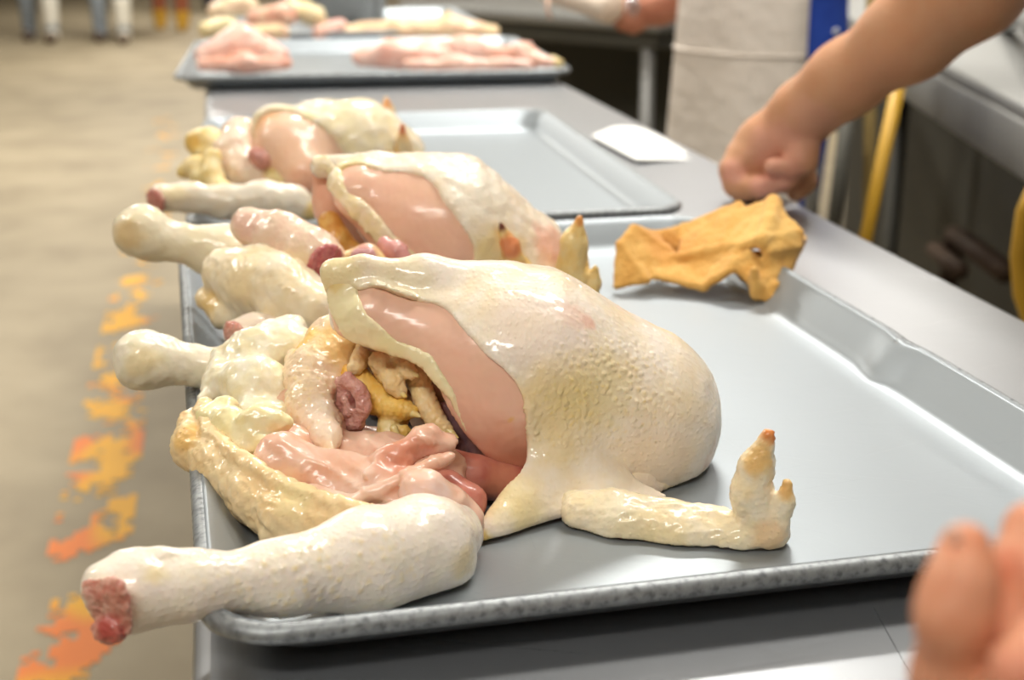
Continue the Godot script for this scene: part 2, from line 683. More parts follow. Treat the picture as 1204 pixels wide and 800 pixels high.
# ---------------------------------------------------------------- furniture
func steel_table(called: String, label: String, at: Vector3, turn: float, size: Vector3, top_mat: Material, group := "", back := false) -> Node3D:
	# at: middle of the top's near end on the floor; size: width, height, length (runs away along -z)
	var t := thing(called, label, "table", at, turn, group)
	var w := size.x
	var hgt := size.y
	var l := size.z
	put("table_top", box_mesh(Vector3(w, 0.035, l), 0.008), top_mat, t, Vector3(0, hgt - 0.0175, -l / 2))
	put("apron_frame", box_mesh(Vector3(w - 0.08, 0.05, l - 0.08), 0.004), M.dark_steel, t, Vector3(0, hgt - 0.06, -l / 2))
	var n := int(maxf(2, round(l / 1.5) + 1))
	for i in n:
		for s in [-1, 1]:
			var z := -0.08 - (l - 0.16) * i / (n - 1)
			put("leg", tube_mesh([Vector3(s * (w / 2 - 0.06), 0.0, z), Vector3(s * (w / 2 - 0.06), hgt - 0.05, z)], [0.02], 12), M.counter, t)
	put("undershelf", box_mesh(Vector3(w - 0.1, 0.02, l - 0.12), 0.004), M.dark_steel, t, Vector3(0, 0.25, -l / 2))
	return t

func _ready() -> void:
	var cam := Camera3D.new()
	cam.name = "camera"
	add_child(cam)
	cam.position = Vector3(0, 1.174, 0)
	cam.rotation_degrees = Vector3(-17.334, 0, 0)
	var lens := CameraAttributesPhysical.new()
	lens.frustum_focal_length = 49.49
	lens.frustum_focus_distance = 0.69
	lens.frustum_near = 0.02
	lens.frustum_far = 100.0
	lens.exposure_aperture = 8.0
	cam.attributes = lens
	cam.keep_aspect = Camera3D.KEEP_HEIGHT
	cam.fov = 27.26
	cam.near = 0.02
	cam.far = 100.0
	cam.current = true
	var we := WorldEnvironment.new()
	we.name = "environment"
	var env := Environment.new()
	env.background_mode = Environment.BG_COLOR
	env.background_color = Color(0.5, 0.5, 0.5)
	env.tonemap_mode = Environment.TONE_MAPPER_LINEAR
	env.tonemap_exposure = 1.0
	env.sdfgi_enabled = true
	env.ssao_enabled = true
	env.ssil_enabled = true
	we.environment = env
	add_child(we)
	make_materials()
	const E := 8.0
	ceiling_light(Vector3(0.2, 2.95, -3.2), Vector2(0.8, 0.20), E * 0.95, "long ceiling light over the far half of the steel table")
	ceiling_light(Vector3(0.7, 2.95, -1.5), Vector2(1.2, 0.30), E * 0.42, "long ceiling light straight above the nearest sheet pan")
	ceiling_light(Vector3(-0.6, 2.95, 0.9), Vector2(1.2, 0.30), E * 0.5, "long ceiling light above the spot behind the camera")
	for z in [-1.8, -6.5, -11.0, -15.5]:
		ceiling_light(Vector3(-2.6, 2.95, z), Vector2(1.2, 0.30), E * (0.6 if z > -2.0 else 1.4), "ceiling light over the open concrete floor, %s" % {-1.8: "nearest of its row", -6.5: "second of its row", -11.0: "third of its row", -15.5: "farthest of its row"}[z])
	ceiling_light(Vector3(2.2, 2.95, -8.0), Vector2(1.2, 0.30), E, "ceiling light beyond the far counter")
	build_setting()
	build_counters()
	build_trays()
	build_chicken_front()
	build_giblets_front()
	build_chicken_middle()
	build_chicken_back()
	build_cloth()
	build_far_meat()
	build_people()
	var t0 := Time.get_ticks_msec()
	bake_soft()
	print("soft solids ", fields.size(), " in ", Time.get_ticks_msec() - t0, " ms")

# ---------------------------------------------------------------- setting
func slab(called: String, size: Vector3, at: Vector3, m: Material) -> void:
	var o := put(called, box_mesh(size, 0.002), m, null, at)
	o.set_meta("kind", "structure")

func build_setting() -> void:
	slab("floor", Vector3(14.0, 0.2, 27.0), Vector3(-2.5, -0.1, -10.0), M.concrete)
	slab("ceiling", Vector3(14.0, 0.2, 27.0), Vector3(-2.5, 3.25, -10.0), M.ceiling)
	slab("wall_left", Vector3(0.2, 3.15, 27.0), Vector3(-9.6, 1.575, -10.0), M.wall)
	slab("wall_right", Vector3(0.2, 3.15, 27.0), Vector3(4.6, 1.575, -10.0), M.wall)
	slab("wall_back", Vector3(14.0, 3.15, 0.2), Vector3(-2.5, 1.575, -23.6), M.wall)
	slab("wall_front", Vector3(14.0, 3.15, 0.2), Vector3(-2.5, 1.575, 3.6), M.wall)
	# worn paint line on the concrete: ragged flakes, one object
	var st := SurfaceTool.new()
	st.begin(Mesh.PRIMITIVE_TRIANGLES)
	var a := Vector3(-0.7124, 0.0000, -1.9569)
	var b := Vector3(-1.9629, 0.0000, -7.9701)
	var dir := (b - a).normalized()
	var side := Vector3(-dir.z, 0, dir.x)
	var len := (b - a).length()
	var cs := 0.014
	for i in range(-40, int(len / cs) + 10):
		for j in range(-5, 6):
			var s := i * cs
			var p := a + dir * s + side * (j * cs)
			var gap := N[2].get_noise_2d(s * 3.2, 4.0 + j * 0.02)
			var v := N[0].get_noise_3d(p.x * 9.0, 3.0, p.z * 5.0) * 1.1 + N[0].get_noise_3d(p.x * 40.0, 7.0, p.z * 40.0) * 0.5 + gap * 1.2
			if v < -0.10 + absf(j) * 0.055 + clampf((s - 1.6) * 0.22, 0.0, 0.42): continue
			var c := Color("f4b41e").lerp(Color("f08433"), clampf(N[1].get_noise_2d(p.x * 6.0, p.z * 3.5) * 1.6 + 0.55 - s * 0.5, 0, 1))
			c = c.lerp(Color("dba566"), clampf((s - 2.0) * 0.3, 0, 0.75)).srgb_to_linear()
			var q := [p + Vector3(0, 0.0015, 0), p + dir * cs + Vector3(0, 0.0015, 0), p + dir * cs + side * cs + Vector3(0, 0.0015, 0), p + side * cs + Vector3(0, 0.0015, 0)]
			for k in [0, 1, 2, 0, 2, 3]:
				st.set_color(c)
				st.set_normal(Vector3.UP)
				st.add_vertex(q[k])
	var line := put("floor_marking", st.commit(), M.paint)
	tag(line, "worn yellow and orange painted line on the concrete floor left of the table", "floor marking")

func build_counters() -> void:
	steel_table("steel_table", "long stainless steel work table that carries the sheet pans of chicken", Vector3(0.228, 0, -0.25), 11.6, Vector3(0.60, 0.88, 3.72), M.steel)
	# counter along the right: top, skirt, dark back panel and floor pan beneath
	var t := thing("sink_counter", "grey steel counter along the right side with deep front edge and dark space beneath", "counter", Vector3(0.775, 0, -2.1), -4.0)
	put("counter_top", box_mesh(Vector3(0.70, 0.03, 4.6), 0.008), M.counter, t, Vector3(0.35, 0.865, -0.5))
	put("front_edge", box_mesh(Vector3(0.03, 0.085, 4.6), 0.006), M.counter, t, Vector3(0.01, 0.815, -0.5))
	put("back_panel", box_mesh(Vector3(0.03, 0.80, 4.6), 0.003), M.panel, t, Vector3(0.22, 0.42, -0.5))
	put("backsplash", box_mesh(Vector3(0.03, 0.28, 4.6), 0.006), M.counter, t, Vector3(0.69, 1.02, -0.5))
	put("base", box_mesh(Vector3(0.40, 0.05, 4.5), 0.004), M.panel, t, Vector3(0.45, 0.03, -0.5))
	for z in [-2.7, -1.2, 0.3, 1.7]:
		put("leg", tube_mesh([Vector3(0.05, 0, z), Vector3(0.05, 0.78, z)], [0.02], 10), M.dark_steel, t)
	var pp := thing("drain_pipe", "rusty brown drain pipe with a tap under the right-hand counter", "pipe", Vector3(0.90, 0.43, -2.62))
	put("pipe", tube_mesh([Vector3(0, 0.10, 0.14), Vector3(0, 0.10, -0.10), Vector3(0, 0.10, -0.16), Vector3(0, 0.0, -0.18), Vector3(0, -0.14, -0.16)], [0.022, 0.022, 0.024, 0.02, 0.016], 10), M.pipe, pp)
	put("handle", tube_mesh([Vector3(-0.03, 0.06, -0.02), Vector3(-0.03, 0.06, -0.2)], [0.018], 8), M.pipe, pp)
	put("sink_rim", tube_mesh([Vector3(0.32, 0.885, -1.4), Vector3(0.22, 0.955, -0.9), Vector3(0.14, 0.955, -0.5), Vector3(0.12, 0.90, 0.2)], [0.022], 10), M.counter, t)
	var cc := steel_table("steel_counter", "grey steel counter standing crosswise behind the far end of the pan table", Vector3(0.64, 0, -4.05), 48.0, Vector3(0.75, 0.88, 1.0), M.counter)
	put("back_panel", box_mesh(Vector3(0.03, 0.76, 0.9), 0.004), M.panel, cc, Vector3(0.1, 0.40, -0.5))
	# poles and stool
	var p1 := thing("broom_handle", "bright yellow broom handle leaning against the right-hand counter", "broom", Vector3(0.7343, 0.5000, -2.8407))
	put("pole", tube_mesh([Vector3(0.5279, 0.6811, -2.0500), Vector3(0.5882, 0.9191, -2.1500)], [0.0105], 12), M.yellow, p1).position = -p1.position
	var p2 := thing("mop_handle", "dull straw coloured handle standing behind the bright yellow one", "mop", Vector3(0.7926, 0.4500, -3.0515))
	put("pole", tube_mesh([Vector3(0.6079, 0.6685, -2.3500), Vector3(0.6110, 1.0433, -2.4500)], [0.011], 10), M.straw, p2).position = -p2.position
	var ho := thing("yellow_hose", "bright yellow hose hanging in a curve at the right edge of the photo", "hose", Vector3(0.6084, 0.7585, -1.6000))
	put("coil", tube_mesh([Vector3(0.6109, 0.8698, -1.6000), Vector3(0.5976, 0.8298, -1.6000), Vector3(0.5962, 0.7790, -1.6000), Vector3(0.6042, 0.7325, -1.6000), Vector3(0.6220, 0.6905, -1.6000), Vector3(0.6506, 0.6532, -1.6000)], [0.012], 10), M.yellow, ho).position = -ho.position
	var sg := thing("stool", "grey metal stool frame behind the fist on the table", "stool", Vector3(0.9230, 0.3000, -4.0045))
	put("leg", tube_mesh([Vector3(0.5366, 0.8399, -2.2500), Vector3(0.5243, 0.6186, -2.2500)], [0.012], 10), M.dark_steel, sg).position = -sg.position
	put("leg", tube_mesh([Vector3(0.5064, 0.8250, -2.3500), Vector3(0.5125, 0.5939, -2.3500)], [0.012], 10), M.counter, sg).position = -sg.position
	put("crossbar", tube_mesh([Vector3(0.4849, 0.8269, -2.3000), Vector3(0.5425, 0.8344, -2.2500)], [0.012], 10), M.counter, sg).position = -sg.position

func build_trays() -> void:
	sheet_pan("aluminium sheet pan nearest the camera, with the tan cloth on it", Vector3(0.0235, 0.8805, -0.859), 13.5, 0.68, 0.457, [[Vector2(0.21, 0.055), 0.014, Vector3(-0.007, -0.001, 0)]])
	sheet_pan("aluminium sheet pan behind the nearest one, mostly empty on its right side", Vector3(-0.119, 0.8805, -1.552), 10.4, 0.66, 0.457, [])
	sheet_pan("aluminium sheet pan with piles of pale pink meat, third from the camera and set crosswise", Vector3(-0.27, 0.8805, -2.64), 99.0, 0.66, 0.62, [])
	sheet_pan("farthest sheet pan, holding a heap of yellow and red chicken pieces", Vector3(-0.40, 0.8805, -3.45), 100.0, 0.62, 0.70, [])
	# paper
	var rows := []
	for j in 7:
		var row := []
		for i in 9:
			var u := i / 8.0
			var v := j / 6.0
			var p := (Vector3(0.1023, 0.8820, -1.8108)).lerp(Vector3(0.1375, 0.8820, -1.8891), v).lerp((Vector3(0.1455, 0.8820, -1.6311)).lerp(Vector3(0.2353, 0.8820, -1.6772), v), u)
			row.append(p + Vector3(0, 0.004 + 0.008 * sin(u * 5.0) * v, 0))
		rows.append(row)
	var top := rows
	var st := SurfaceTool.new()
	st.begin(Mesh.PRIMITIVE_TRIANGLES)
	for side in 2:
		for j in 6:
			for i in 8:
				var q := [top[j][i], top[j][i + 1], top[j + 1][i + 1], top[j + 1][i]]
				for k in ([0, 1, 2, 0, 2, 3] if side else [0, 2, 1, 0, 3, 2]):
					st.add_vertex(q[k] + Vector3(0, -0.001 * side, 0))
	st.generate_normals()
	tag(put("paper", st.commit(), M.paper), "white folded sheet of paper on the table beside the second pan", "paper")

# ---------------------------------------------------------------- the front chicken
const SKIN := Color("f6e2c6")
const SKIN2 := Color("f8ebdc")
const PINK := Color("f0bea6")
const FAT := Color("f8e6bc")

func build_chicken_front() -> void:
	var t := thing("chicken", "raw chicken nearest the camera, cut open, one drumstick hanging over the pan's corner", "chicken", Vector3(0.0174, 0.8787, -0.7000), 0.0, "")
	# breast: meat core
	var core := field(0.0022, PINK, Color("eebfa4"), 40.0, 0.8)
	core.tube([Vector3(-0.0716, 0.9676, -0.7000), 0.0204, Vector3(-0.0009, 0.9334, -0.7100), 0.0550, Vector3(0.0614, 0.9073, -0.7150), 0.0499], 0.0178)
	core.ell(Vector3(0.0186, 0.9199, -0.7650), Vector3(0.0728, 0.0461, 0.0534), Vector3(0, 0, -20), 0.0194)
	core.tube([Vector3(-0.0893, 0.9913, -0.7000), 0.0040, Vector3(-0.0450, 0.9882, -0.7050), 0.0081, Vector3(-0.0053, 0.9804, -0.7100), 0.0108], 0.0089)
	core.tube([Vector3(-0.0911, 0.9913, -0.7000), 0.0031, Vector3(-0.0871, 0.9746, -0.6980), 0.0040, Vector3(-0.0802, 0.9589, -0.6950), 0.0062], 0.0089)
	var skin := core.grown(0.0022)
	core.tube([Vector3(-0.0375, 0.8861, -0.7000), 0.0178, Vector3(-0.0009, 0.8713, -0.7000), 0.0178], 0.0115)
	# chest opening below the meat
	core.tube([Vector3(-0.0914, 0.9338, -0.6880), 0.0262, Vector3(-0.0552, 0.9260, -0.6800), 0.0263, Vector3(-0.0343, 0.8943, -0.6720), 0.0243, Vector3(-0.0222, 0.8626, -0.6700), 0.0196], 0.0035, 1)
	core.tube([Vector3(-0.0981, 0.9049, -0.7350), 0.0350, Vector3(-0.0624, 0.8941, -0.7300), 0.0334, Vector3(-0.0412, 0.8600, -0.7200), 0.0274], 0.0047, 1)
	core.half(Vector3(0, 0.8845, 0), Vector3(0, -1, 0))
	var lin := core.grown(0.0016)
	core.blob(Vector3(-0.0369, 0.8902, -0.6900), 0.0306, Color("c78468"), .8)
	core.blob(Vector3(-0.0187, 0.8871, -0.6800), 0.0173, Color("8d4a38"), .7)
	core.blob(Vector3(-0.0592, 0.9811, -0.6600), 0.0188, Color("f3cdb4"), .7)
	core.blob(Vector3(-0.0008, 0.9090, -0.6500), 0.0247, Color("dd9c80"), .8)
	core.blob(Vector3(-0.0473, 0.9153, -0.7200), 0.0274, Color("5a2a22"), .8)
	core.blob(Vector3(0.0004, 0.9296, -0.6540), 0.0029, Color("e9b42c"), .9)
	soft("breast_meat", core, M.meat, t)
	# skin over the breast, with the window through which the meat shows and the web down to the pan
	skin.h = 0.0014
	skin.base = SKIN2
	skin.alt = Color("f3dfc0")
	skin.alt_f = 30.0
	skin.tube([Vector3(0.0252, 0.9063, -0.6680), 0.0187, Vector3(0.0042, 0.8930, -0.6340), 0.0048, Vector3(-0.0049, 0.8890, -0.6210), 0.0028, Vector3(-0.0158, 0.8823, -0.6105), 0.0012], 0.0102)
	skin.tri(Vector3(0.0163, 0.9179, -0.6620), Vector3(0.0507, 0.8940, -0.6550), Vector3(-0.0158, 0.8823, -0.6105), 0.0017, 0.0109)
	skin.tri(Vector3(0.0423, 0.9041, -0.6620), Vector3(0.0767, 0.8860, -0.6550), Vector3(-0.0008, 0.8871, -0.6250), 0.0017, 0.0084)
	skin.tube([Vector3(-0.0937, 0.9931, -0.7000), 0.0031, Vector3(-0.0773, 0.9967, -0.7000), 0.0036, Vector3(-0.0578, 0.9931, -0.7000), 0.0036], 0.0062)
	# thick cut edge
	skin.tube([Vector3(-0.0692, 0.9879, -0.6890), 0.0017, Vector3(-0.0535, 0.9838, -0.6860), 0.0017, Vector3(-0.0316, 0.9746, -0.6760), 0.0017, Vector3(-0.0135, 0.9645, -0.6640), 0.0021, Vector3(-0.0008, 0.9517, -0.6560), 0.0025, Vector3(0.0076, 0.9356, -0.6510), 0.0025, Vector3(0.0110, 0.9127, -0.6520), 0.0025], 0.0026)
	# window
	skin.tube([Vector3(-0.0699, 0.9735, -0.6830), 0.0152, Vector3(-0.0487, 0.9620, -0.6720), 0.0226, Vector3(-0.0241, 0.9297, -0.6550), 0.0308, Vector3(-0.0116, 0.8977, -0.6550), 0.0216, Vector3(-0.0179, 0.8789, -0.6450), 0.0164, Vector3(-0.0302, 0.8720, -0.6300), 0.0136], 0.0026, 1)
	skin.tube([Vector3(-0.0871, 0.9732, -0.6900), 0.0140, Vector3(-0.0746, 0.9657, -0.6850), 0.0156], 0.0026, 1)
	skin.tube([Vector3(-0.0916, 0.9331, -0.6900), 0.0289, Vector3(-0.0552, 0.9260, -0.6800), 0.0276, Vector3(-0.0343, 0.8943, -0.6720), 0.0256], 0.0035, 1)
	skin.tube([Vector3(-0.1247, 0.9081, -0.7400), 0.0423, Vector3(-0.0636, 0.8774, -0.7400), 0.0423], 0.0038, 1)
	skin.half(Vector3(0, 0.8835, 0), Vector3(0, -1, 0))
	skin.disp(0, Vector3(40, 40, 40), 0.0006)
	skin.disp(0, Vector3(190, 190, 190), 0.00016)
	skin.pimples.append([Vector3(0.0559, 0.9453, -0.6550), 0.0482, 0.0018, 330.0])
	skin.pimples.append([Vector3(0.0244, 0.9308, -0.6520), 0.0293, 0.0020, 300.0])
	skin.blob(Vector3(0.0202, 0.9387, -0.6550), 0.0249, Color("f1d293"), .65)
	skin.blob(Vector3(0.0412, 0.9431, -0.6550), 0.0291, Color("efd79a"), .6)
	skin.blob(Vector3(0.0666, 0.9548, -0.6600), 0.0209, Color("f1dcae"), .5)
	skin.blob(Vector3(0.0204, 0.9161, -0.6550), 0.0187, Color("f2d9a4"), .5)
	skin.blob(Vector3(-0.0008, 0.8903, -0.6300), 0.0200, Color("edd592"), .6)
	skin.blob(Vector3(-0.0150, 0.8834, -0.6100), 0.0070, Color("eec75e"), .7)
	skin.blob(Vector3(0.0292, 0.9726, -0.6800), 0.0112, Color("eeb9a0"), .7)
	skin.blob(Vector3(0.0378, 0.9708, -0.6800), 0.0060, Color("e79f8a"), .6)
	skin.blob(Vector3(-0.0884, 0.9922, -0.7000), 0.0178, Color("efdca6"), .8)
	skin.blob(Vector3(-0.0571, 0.9903, -0.6900), 0.0219, Color("f1e2bc"), .6)
	skin.blob(Vector3(0.0161, 0.9738, -0.6700), 0.0340, Color("f4e0d3"), .6)
	skin.blob(Vector3(0.0766, 0.9049, -0.6600), 0.0293, Color("f0dbc4"), .7)
	skin.blob(Vector3(0.1093, 0.8926, -0.6900), 0.0123, Color("ecc0a0"), .6)
	skin.blob(Vector3(0.0870, 0.9286, -0.6640), 0.0034, Color("d3a21f"), .9)
	skin.blob(Vector3(0.0880, 0.9179, -0.6620), 0.0029, Color("d3a21f"), .8)
	skin.blob(Vector3(0.0585, 0.9252, -0.6550), 0.0025, Color("d9a92b"), .8)
	soft("breast_skin", skin, M.skin, t)
	# inner skin and fat lining the opening
	lin.h = 0.0017
	lin.base = FAT
	lin.alt = Color("f4e6b8")
	lin.tube([Vector3(-0.0946, 0.9971, -0.6950), 0.0066, Vector3(-0.0880, 0.9828, -0.6930), 0.0092, Vector3(-0.0803, 0.9684, -0.6820), 0.0095, Vector3(-0.0631, 0.9579, -0.6750), 0.0069, Vector3(-0.0435, 0.9543, -0.6680), 0.0047, Vector3(-0.0297, 0.9383, -0.6610), 0.0025, Vector3(-0.0222, 0.9210, -0.6600), 0.0017], 0.0035, 3)
	lin.disp(0, Vector3(90, 90, 90), 0.0006)
	lin.blob(Vector3(-0.0908, 0.9903, -0.6900), 0.0088, Color("e9c26c"), .5)
	lin.blob(Vector3(-0.0648, 0.9595, -0.6700), 0.0145, Color("f1dca0"), .5)
	soft("fat_edge", lin, M.fat, t)
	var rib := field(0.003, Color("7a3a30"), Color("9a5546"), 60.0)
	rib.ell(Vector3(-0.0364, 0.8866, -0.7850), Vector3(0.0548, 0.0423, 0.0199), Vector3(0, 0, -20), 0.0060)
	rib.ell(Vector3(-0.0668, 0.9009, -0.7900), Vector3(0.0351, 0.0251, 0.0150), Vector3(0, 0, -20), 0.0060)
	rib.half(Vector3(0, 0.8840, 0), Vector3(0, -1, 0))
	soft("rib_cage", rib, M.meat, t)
	# front drumstick
	var leg := field(0.0016, Color("f3e6da"), Color("f4e8d2"), 50.0, 0.9)
	leg.tube([Vector3(-0.1582, 0.9175, -0.4970), 0.0107, Vector3(-0.1485, 0.9159, -0.5000), 0.0136, Vector3(-0.1347, 0.9133, -0.5050), 0.0122], 0.0044)
	leg.tube([Vector3(-0.1514, 0.9108, -0.4970), 0.0126, Vector3(-0.1252, 0.9125, -0.5080), 0.0116, Vector3(-0.0957, 0.9069, -0.5250), 0.0147, Vector3(-0.0632, 0.9023, -0.5500), 0.0216, Vector3(-0.0388, 0.8998, -0.5720), 0.0211, Vector3(-0.0282, 0.8963, -0.5900), 0.0150], 0.0082)
	leg.tube([Vector3(-0.1542, 0.9230, -0.5050), 0.0058, Vector3(-0.1388, 0.9260, -0.5050), 0.0038, Vector3(-0.1245, 0.9243, -0.5100), 0.0026], 0.0032)
	leg.tube([Vector3(-0.0493, 0.8994, -0.5600), 0.0195, Vector3(-0.0294, 0.8893, -0.5720), 0.0109, Vector3(-0.0330, 0.8823, -0.5650), 0.0050], 0.0057)
	leg.half(Vector3(-0.1532, 0.9174, -0.4810), Vector3(-0.42, -0.1, 0.9))
	leg.half(Vector3(0, 0.8840, 0), Vector3(0, -1, 0))
	leg.disp(0, Vector3(45, 45, 45), 0.0007)
	leg.pimples.append([Vector3(-0.0813, 0.9159, -0.5000), 0.0485, 0.0011, 240.0])
	leg.pimples.append([Vector3(-0.0424, 0.9133, -0.5200), 0.0297, 0.0009, 240.0])
	leg.blob(Vector3(-0.1364, 0.9319, -0.4900), 0.0106, Color("f1d694"), .6)
	leg.blob(Vector3(-0.1325, 0.9208, -0.4700), 0.0107, Color("f0cf8a"), .75)
	leg.blob(Vector3(-0.1233, 0.9155, -0.4700), 0.0119, Color("f0d59e"), .6)
	leg.blob(Vector3(-0.1082, 0.9279, -0.4700), 0.0119, Color("efdcc8"), .5)
	leg.blob(Vector3(-0.0877, 0.9262, -0.4800), 0.0183, Color("efd6c4"), .6)
	leg.blob(Vector3(-0.0599, 0.9211, -0.4900), 0.0155, Color("eccfb6"), .5)
	leg.blob(Vector3(-0.0462, 0.9353, -0.5300), 0.0168, Color("f3ead8"), .7)
	leg.blob(Vector3(-0.0232, 0.8974, -0.5600), 0.0107, Color("f2d8a0"), .6)
	leg.blob(Vector3(-0.0364, 0.8965, -0.5300), 0.0101, Color("efd9a0"), .5)
	var d1 := soft("drumstick", leg, M.skin, t)
	var cut := field(0.0013, Color("cf8272"), Color("e6b8a6"), 160.0, 1.0)
	cut.ell(Vector3(-0.1541, 0.9155, -0.4825), Vector3(0.0107, 0.0141, 0.0021), Vector3(6, -25, 0), 0.0024)
	cut.ell(Vector3(-0.1502, 0.9234, -0.4800), Vector3(0.0061, 0.0073, 0.0024), Vector3(6, -25, 0), 0.0018)
	cut.ell(Vector3(-0.1620, 0.9193, -0.4850), Vector3(0.0034, 0.0080, 0.0025), Vector3(6, -25, 0), 0.0025)
	cut.ell(Vector3(-0.1552, 0.9067, -0.4800), Vector3(0.0067, 0.0061, 0.0024), Vector3(6, -25, 0), 0.0018)
	cut.disp(0, Vector3(170, 170, 170), 0.0018)
	cut.blob(Vector3(-0.1629, 0.9195, -0.4860), 0.0056, Color("ead2c0"), .9)
	cut.blob(Vector3(-0.1425, 0.9262, -0.4800), 0.0049, Color("e6d5d2"), .8)
	cut.blob(Vector3(-0.1486, 0.9237, -0.4780), 0.0049, Color("c98672"), .7)
	cut.blob(Vector3(-0.1537, 0.9082, -0.4800), 0.0073, Color("b9433b"), .8)
	var bone := soft("cut_bone", cut, M.cut, d1)
	# thigh meat, open side up
	var th := field(0.0018, Color("e7b398"), Color("efcbb6"), 45.0, 0.9)
	th.tube([Vector3(-0.1126, 0.9151, -0.6350), 0.0121, Vector3(-0.0835, 0.9038, -0.6300), 0.0144, Vector3(-0.0535, 0.9014, -0.6150), 0.0156, Vector3(-0.0308, 0.8972, -0.6050), 0.0138], 0.0064)
	th.tube([Vector3(-0.1252, 0.9141, -0.6600), 0.0109, Vector3(-0.0962, 0.9052, -0.6650), 0.0127, Vector3(-0.0654, 0.9049, -0.6600), 0.0117, Vector3(-0.0349, 0.8998, -0.6500), 0.0132], 0.0059)
	th.tube([Vector3(-0.0721, 0.9116, -0.6220), 0.0055, Vector3(-0.0538, 0.9213, -0.6250), 0.0063, Vector3(-0.0400, 0.9275, -0.6350), 0.0048, Vector3(-0.0308, 0.9211, -0.6400), 0.0037], 0.0032)
	th.tube([Vector3(-0.1058, 0.9080, -0.6150), 0.0031, Vector3(-0.0719, 0.9081, -0.6000), 0.0034, Vector3(-0.0483, 0.9188, -0.6050), 0.0031, Vector3(-0.0291, 0.9229, -0.6200), 0.0024], 0.0023)
	th.tri(Vector3(-0.0444, 0.9286, -0.6400), Vector3(-0.0687, 0.9167, -0.6100), Vector3(-0.0289, 0.9217, -0.6350), 0.0016, 0.0032)
	th.tube([Vector3(-0.0399, 0.9145, -0.5950), 0.0113, Vector3(-0.0226, 0.8973, -0.6000), 0.0091, Vector3(-0.0199, 0.8874, -0.5980), 0.0053], 0.0030)
	th.tube([Vector3(-0.0977, 0.9157, -0.6800), 0.0112, Vector3(-0.1137, 0.9177, -0.7000), 0.0133], 0.0043)
	th.tube([Vector3(-0.0919, 0.8983, -0.7000), 0.0098, Vector3(-0.0602, 0.8925, -0.7000), 0.0098], 0.0044)
	th.half(Vector3(0, 0.8840, 0), Vector3(0, -1, 0))
	th.disp(1, Vector3(14, 70, 40), 0.0016, 1, Vector3(0, 20, 25))
	th.disp(0, Vector3(60, 60, 60), 0.0006)
	th.disp(1, Vector3(40, 220, 120), 0.0004, 1, Vector3(0, 20, 25))
	th.blob(Vector3(-0.0396, 0.9125, -0.5900), 0.0150, Color("e9cfcb"), .8)
	th.blob(Vector3(-0.0242, 0.8998, -0.5900), 0.0150, Color("e6b9a6"), .8)
	th.blob(Vector3(-0.0719, 0.9081, -0.6000), 0.0228, Color("efd4c4"), .6)
	th.blob(Vector3(-0.0533, 0.9234, -0.6200), 0.0157, Color("d98f74"), .8)
	th.blob(Vector3(-0.0419, 0.9149, -0.6300), 0.0120, Color("cf8672"), .7)
	th.blob(Vector3(-0.0980, 0.9180, -0.6500), 0.0206, Color("edc0a0"), .6)
	th.blob(Vector3(-0.1106, 0.9081, -0.6200), 0.0118, Color("f0cfae"), .6)
	soft("thigh_meat", th, M.meat, t)
	var dk := field(0.002, Color("b9695a"), Color("c98472"), 70.0)
	dk.tube([Vector3(-0.0321, 0.8994, -0.6350), 0.0097, Vector3(-0.0207, 0.8957, -0.6280), 0.0080, Vector3(-0.0189, 0.8894, -0.6200), 0.0047], 0.0040)
	dk.tube([Vector3(-0.0351, 0.9046, -0.6550), 0.0091, Vector3(-0.0180, 0.8977, -0.6550), 0.0100, Vector3(-0.0009, 0.8909, -0.6600), 0.0109], 0.0042)
	dk.half(Vector3(0, 0.8840, 0), Vector3(0, -1, 0))
	dk.blob(Vector3(-0.0051, 0.8975, -0.6500), 0.0124, Color("d08a6c"), .7)
	soft("dark_meat", dk, M.meat, t)
	var inn := field(0.0016, Color("8c6a72"), Color("b38a86"), 90.0)
	inn.tube([Vector3(-0.0345, 0.9195, -0.6950), 0.0044, Vector3(-0.0255, 0.9119, -0.6900), 0.0057, Vector3(-0.0187, 0.9043, -0.6850), 0.0057, Vector3(-0.0119, 0.8964, -0.6750), 0.0051], 0.0026)
	inn.tube([Vector3(-0.0335, 0.9081, -0.7000), 0.0053, Vector3(-0.0280, 0.8979, -0.6950), 0.0062, Vector3(-0.0240, 0.8943, -0.6800), 0.0052], 0.0027)
	inn.tube([Vector3(-0.0216, 0.9125, -0.6820), 0.0026, Vector3(-0.0096, 0.9047, -0.6720), 0.0034, Vector3(-0.0009, 0.8984, -0.6700), 0.0034], 0.0026)
	inn.disp(0, Vector3(130, 130, 130), 0.0012)
	inn.blob(Vector3(-0.0074, 0.9031, -0.6700), 0.0111, Color("d9a877"), .8)
	inn.blob(Vector3(-0.0254, 0.9166, -0.6900), 0.0079, Color("8f8aa0"), .7)
	soft("innards", inn, M.meat, t)
	# wrinkled yellow back skin rolled over the pan's left rim
	var ro := field(0.0016, Color("f3d09a"), Color("f6dcae"), 50.0, 0.9)
	ro.tube([Vector3(-0.1658, 0.9138, -0.6850), 0.0087, Vector3(-0.1607, 0.9086, -0.6680), 0.0114, Vector3(-0.1448, 0.9061, -0.6480), 0.0111, Vector3(-0.1235, 0.9019, -0.6220), 0.0111, Vector3(-0.1042, 0.9007, -0.6020), 0.0115, Vector3(-0.0789, 0.9019, -0.5900), 0.0097], 0.0070)
	ro.tube([Vector3(-0.1599, 0.9232, -0.6850), 0.0052, Vector3(-0.1519, 0.9196, -0.6600), 0.0042, Vector3(-0.1327, 0.9172, -0.6320), 0.0040, Vector3(-0.1045, 0.9136, -0.6030), 0.0042, Vector3(-0.0783, 0.9113, -0.5880), 0.0037, Vector3(-0.0601, 0.9120, -0.5800), 0.0026], 0.0017)
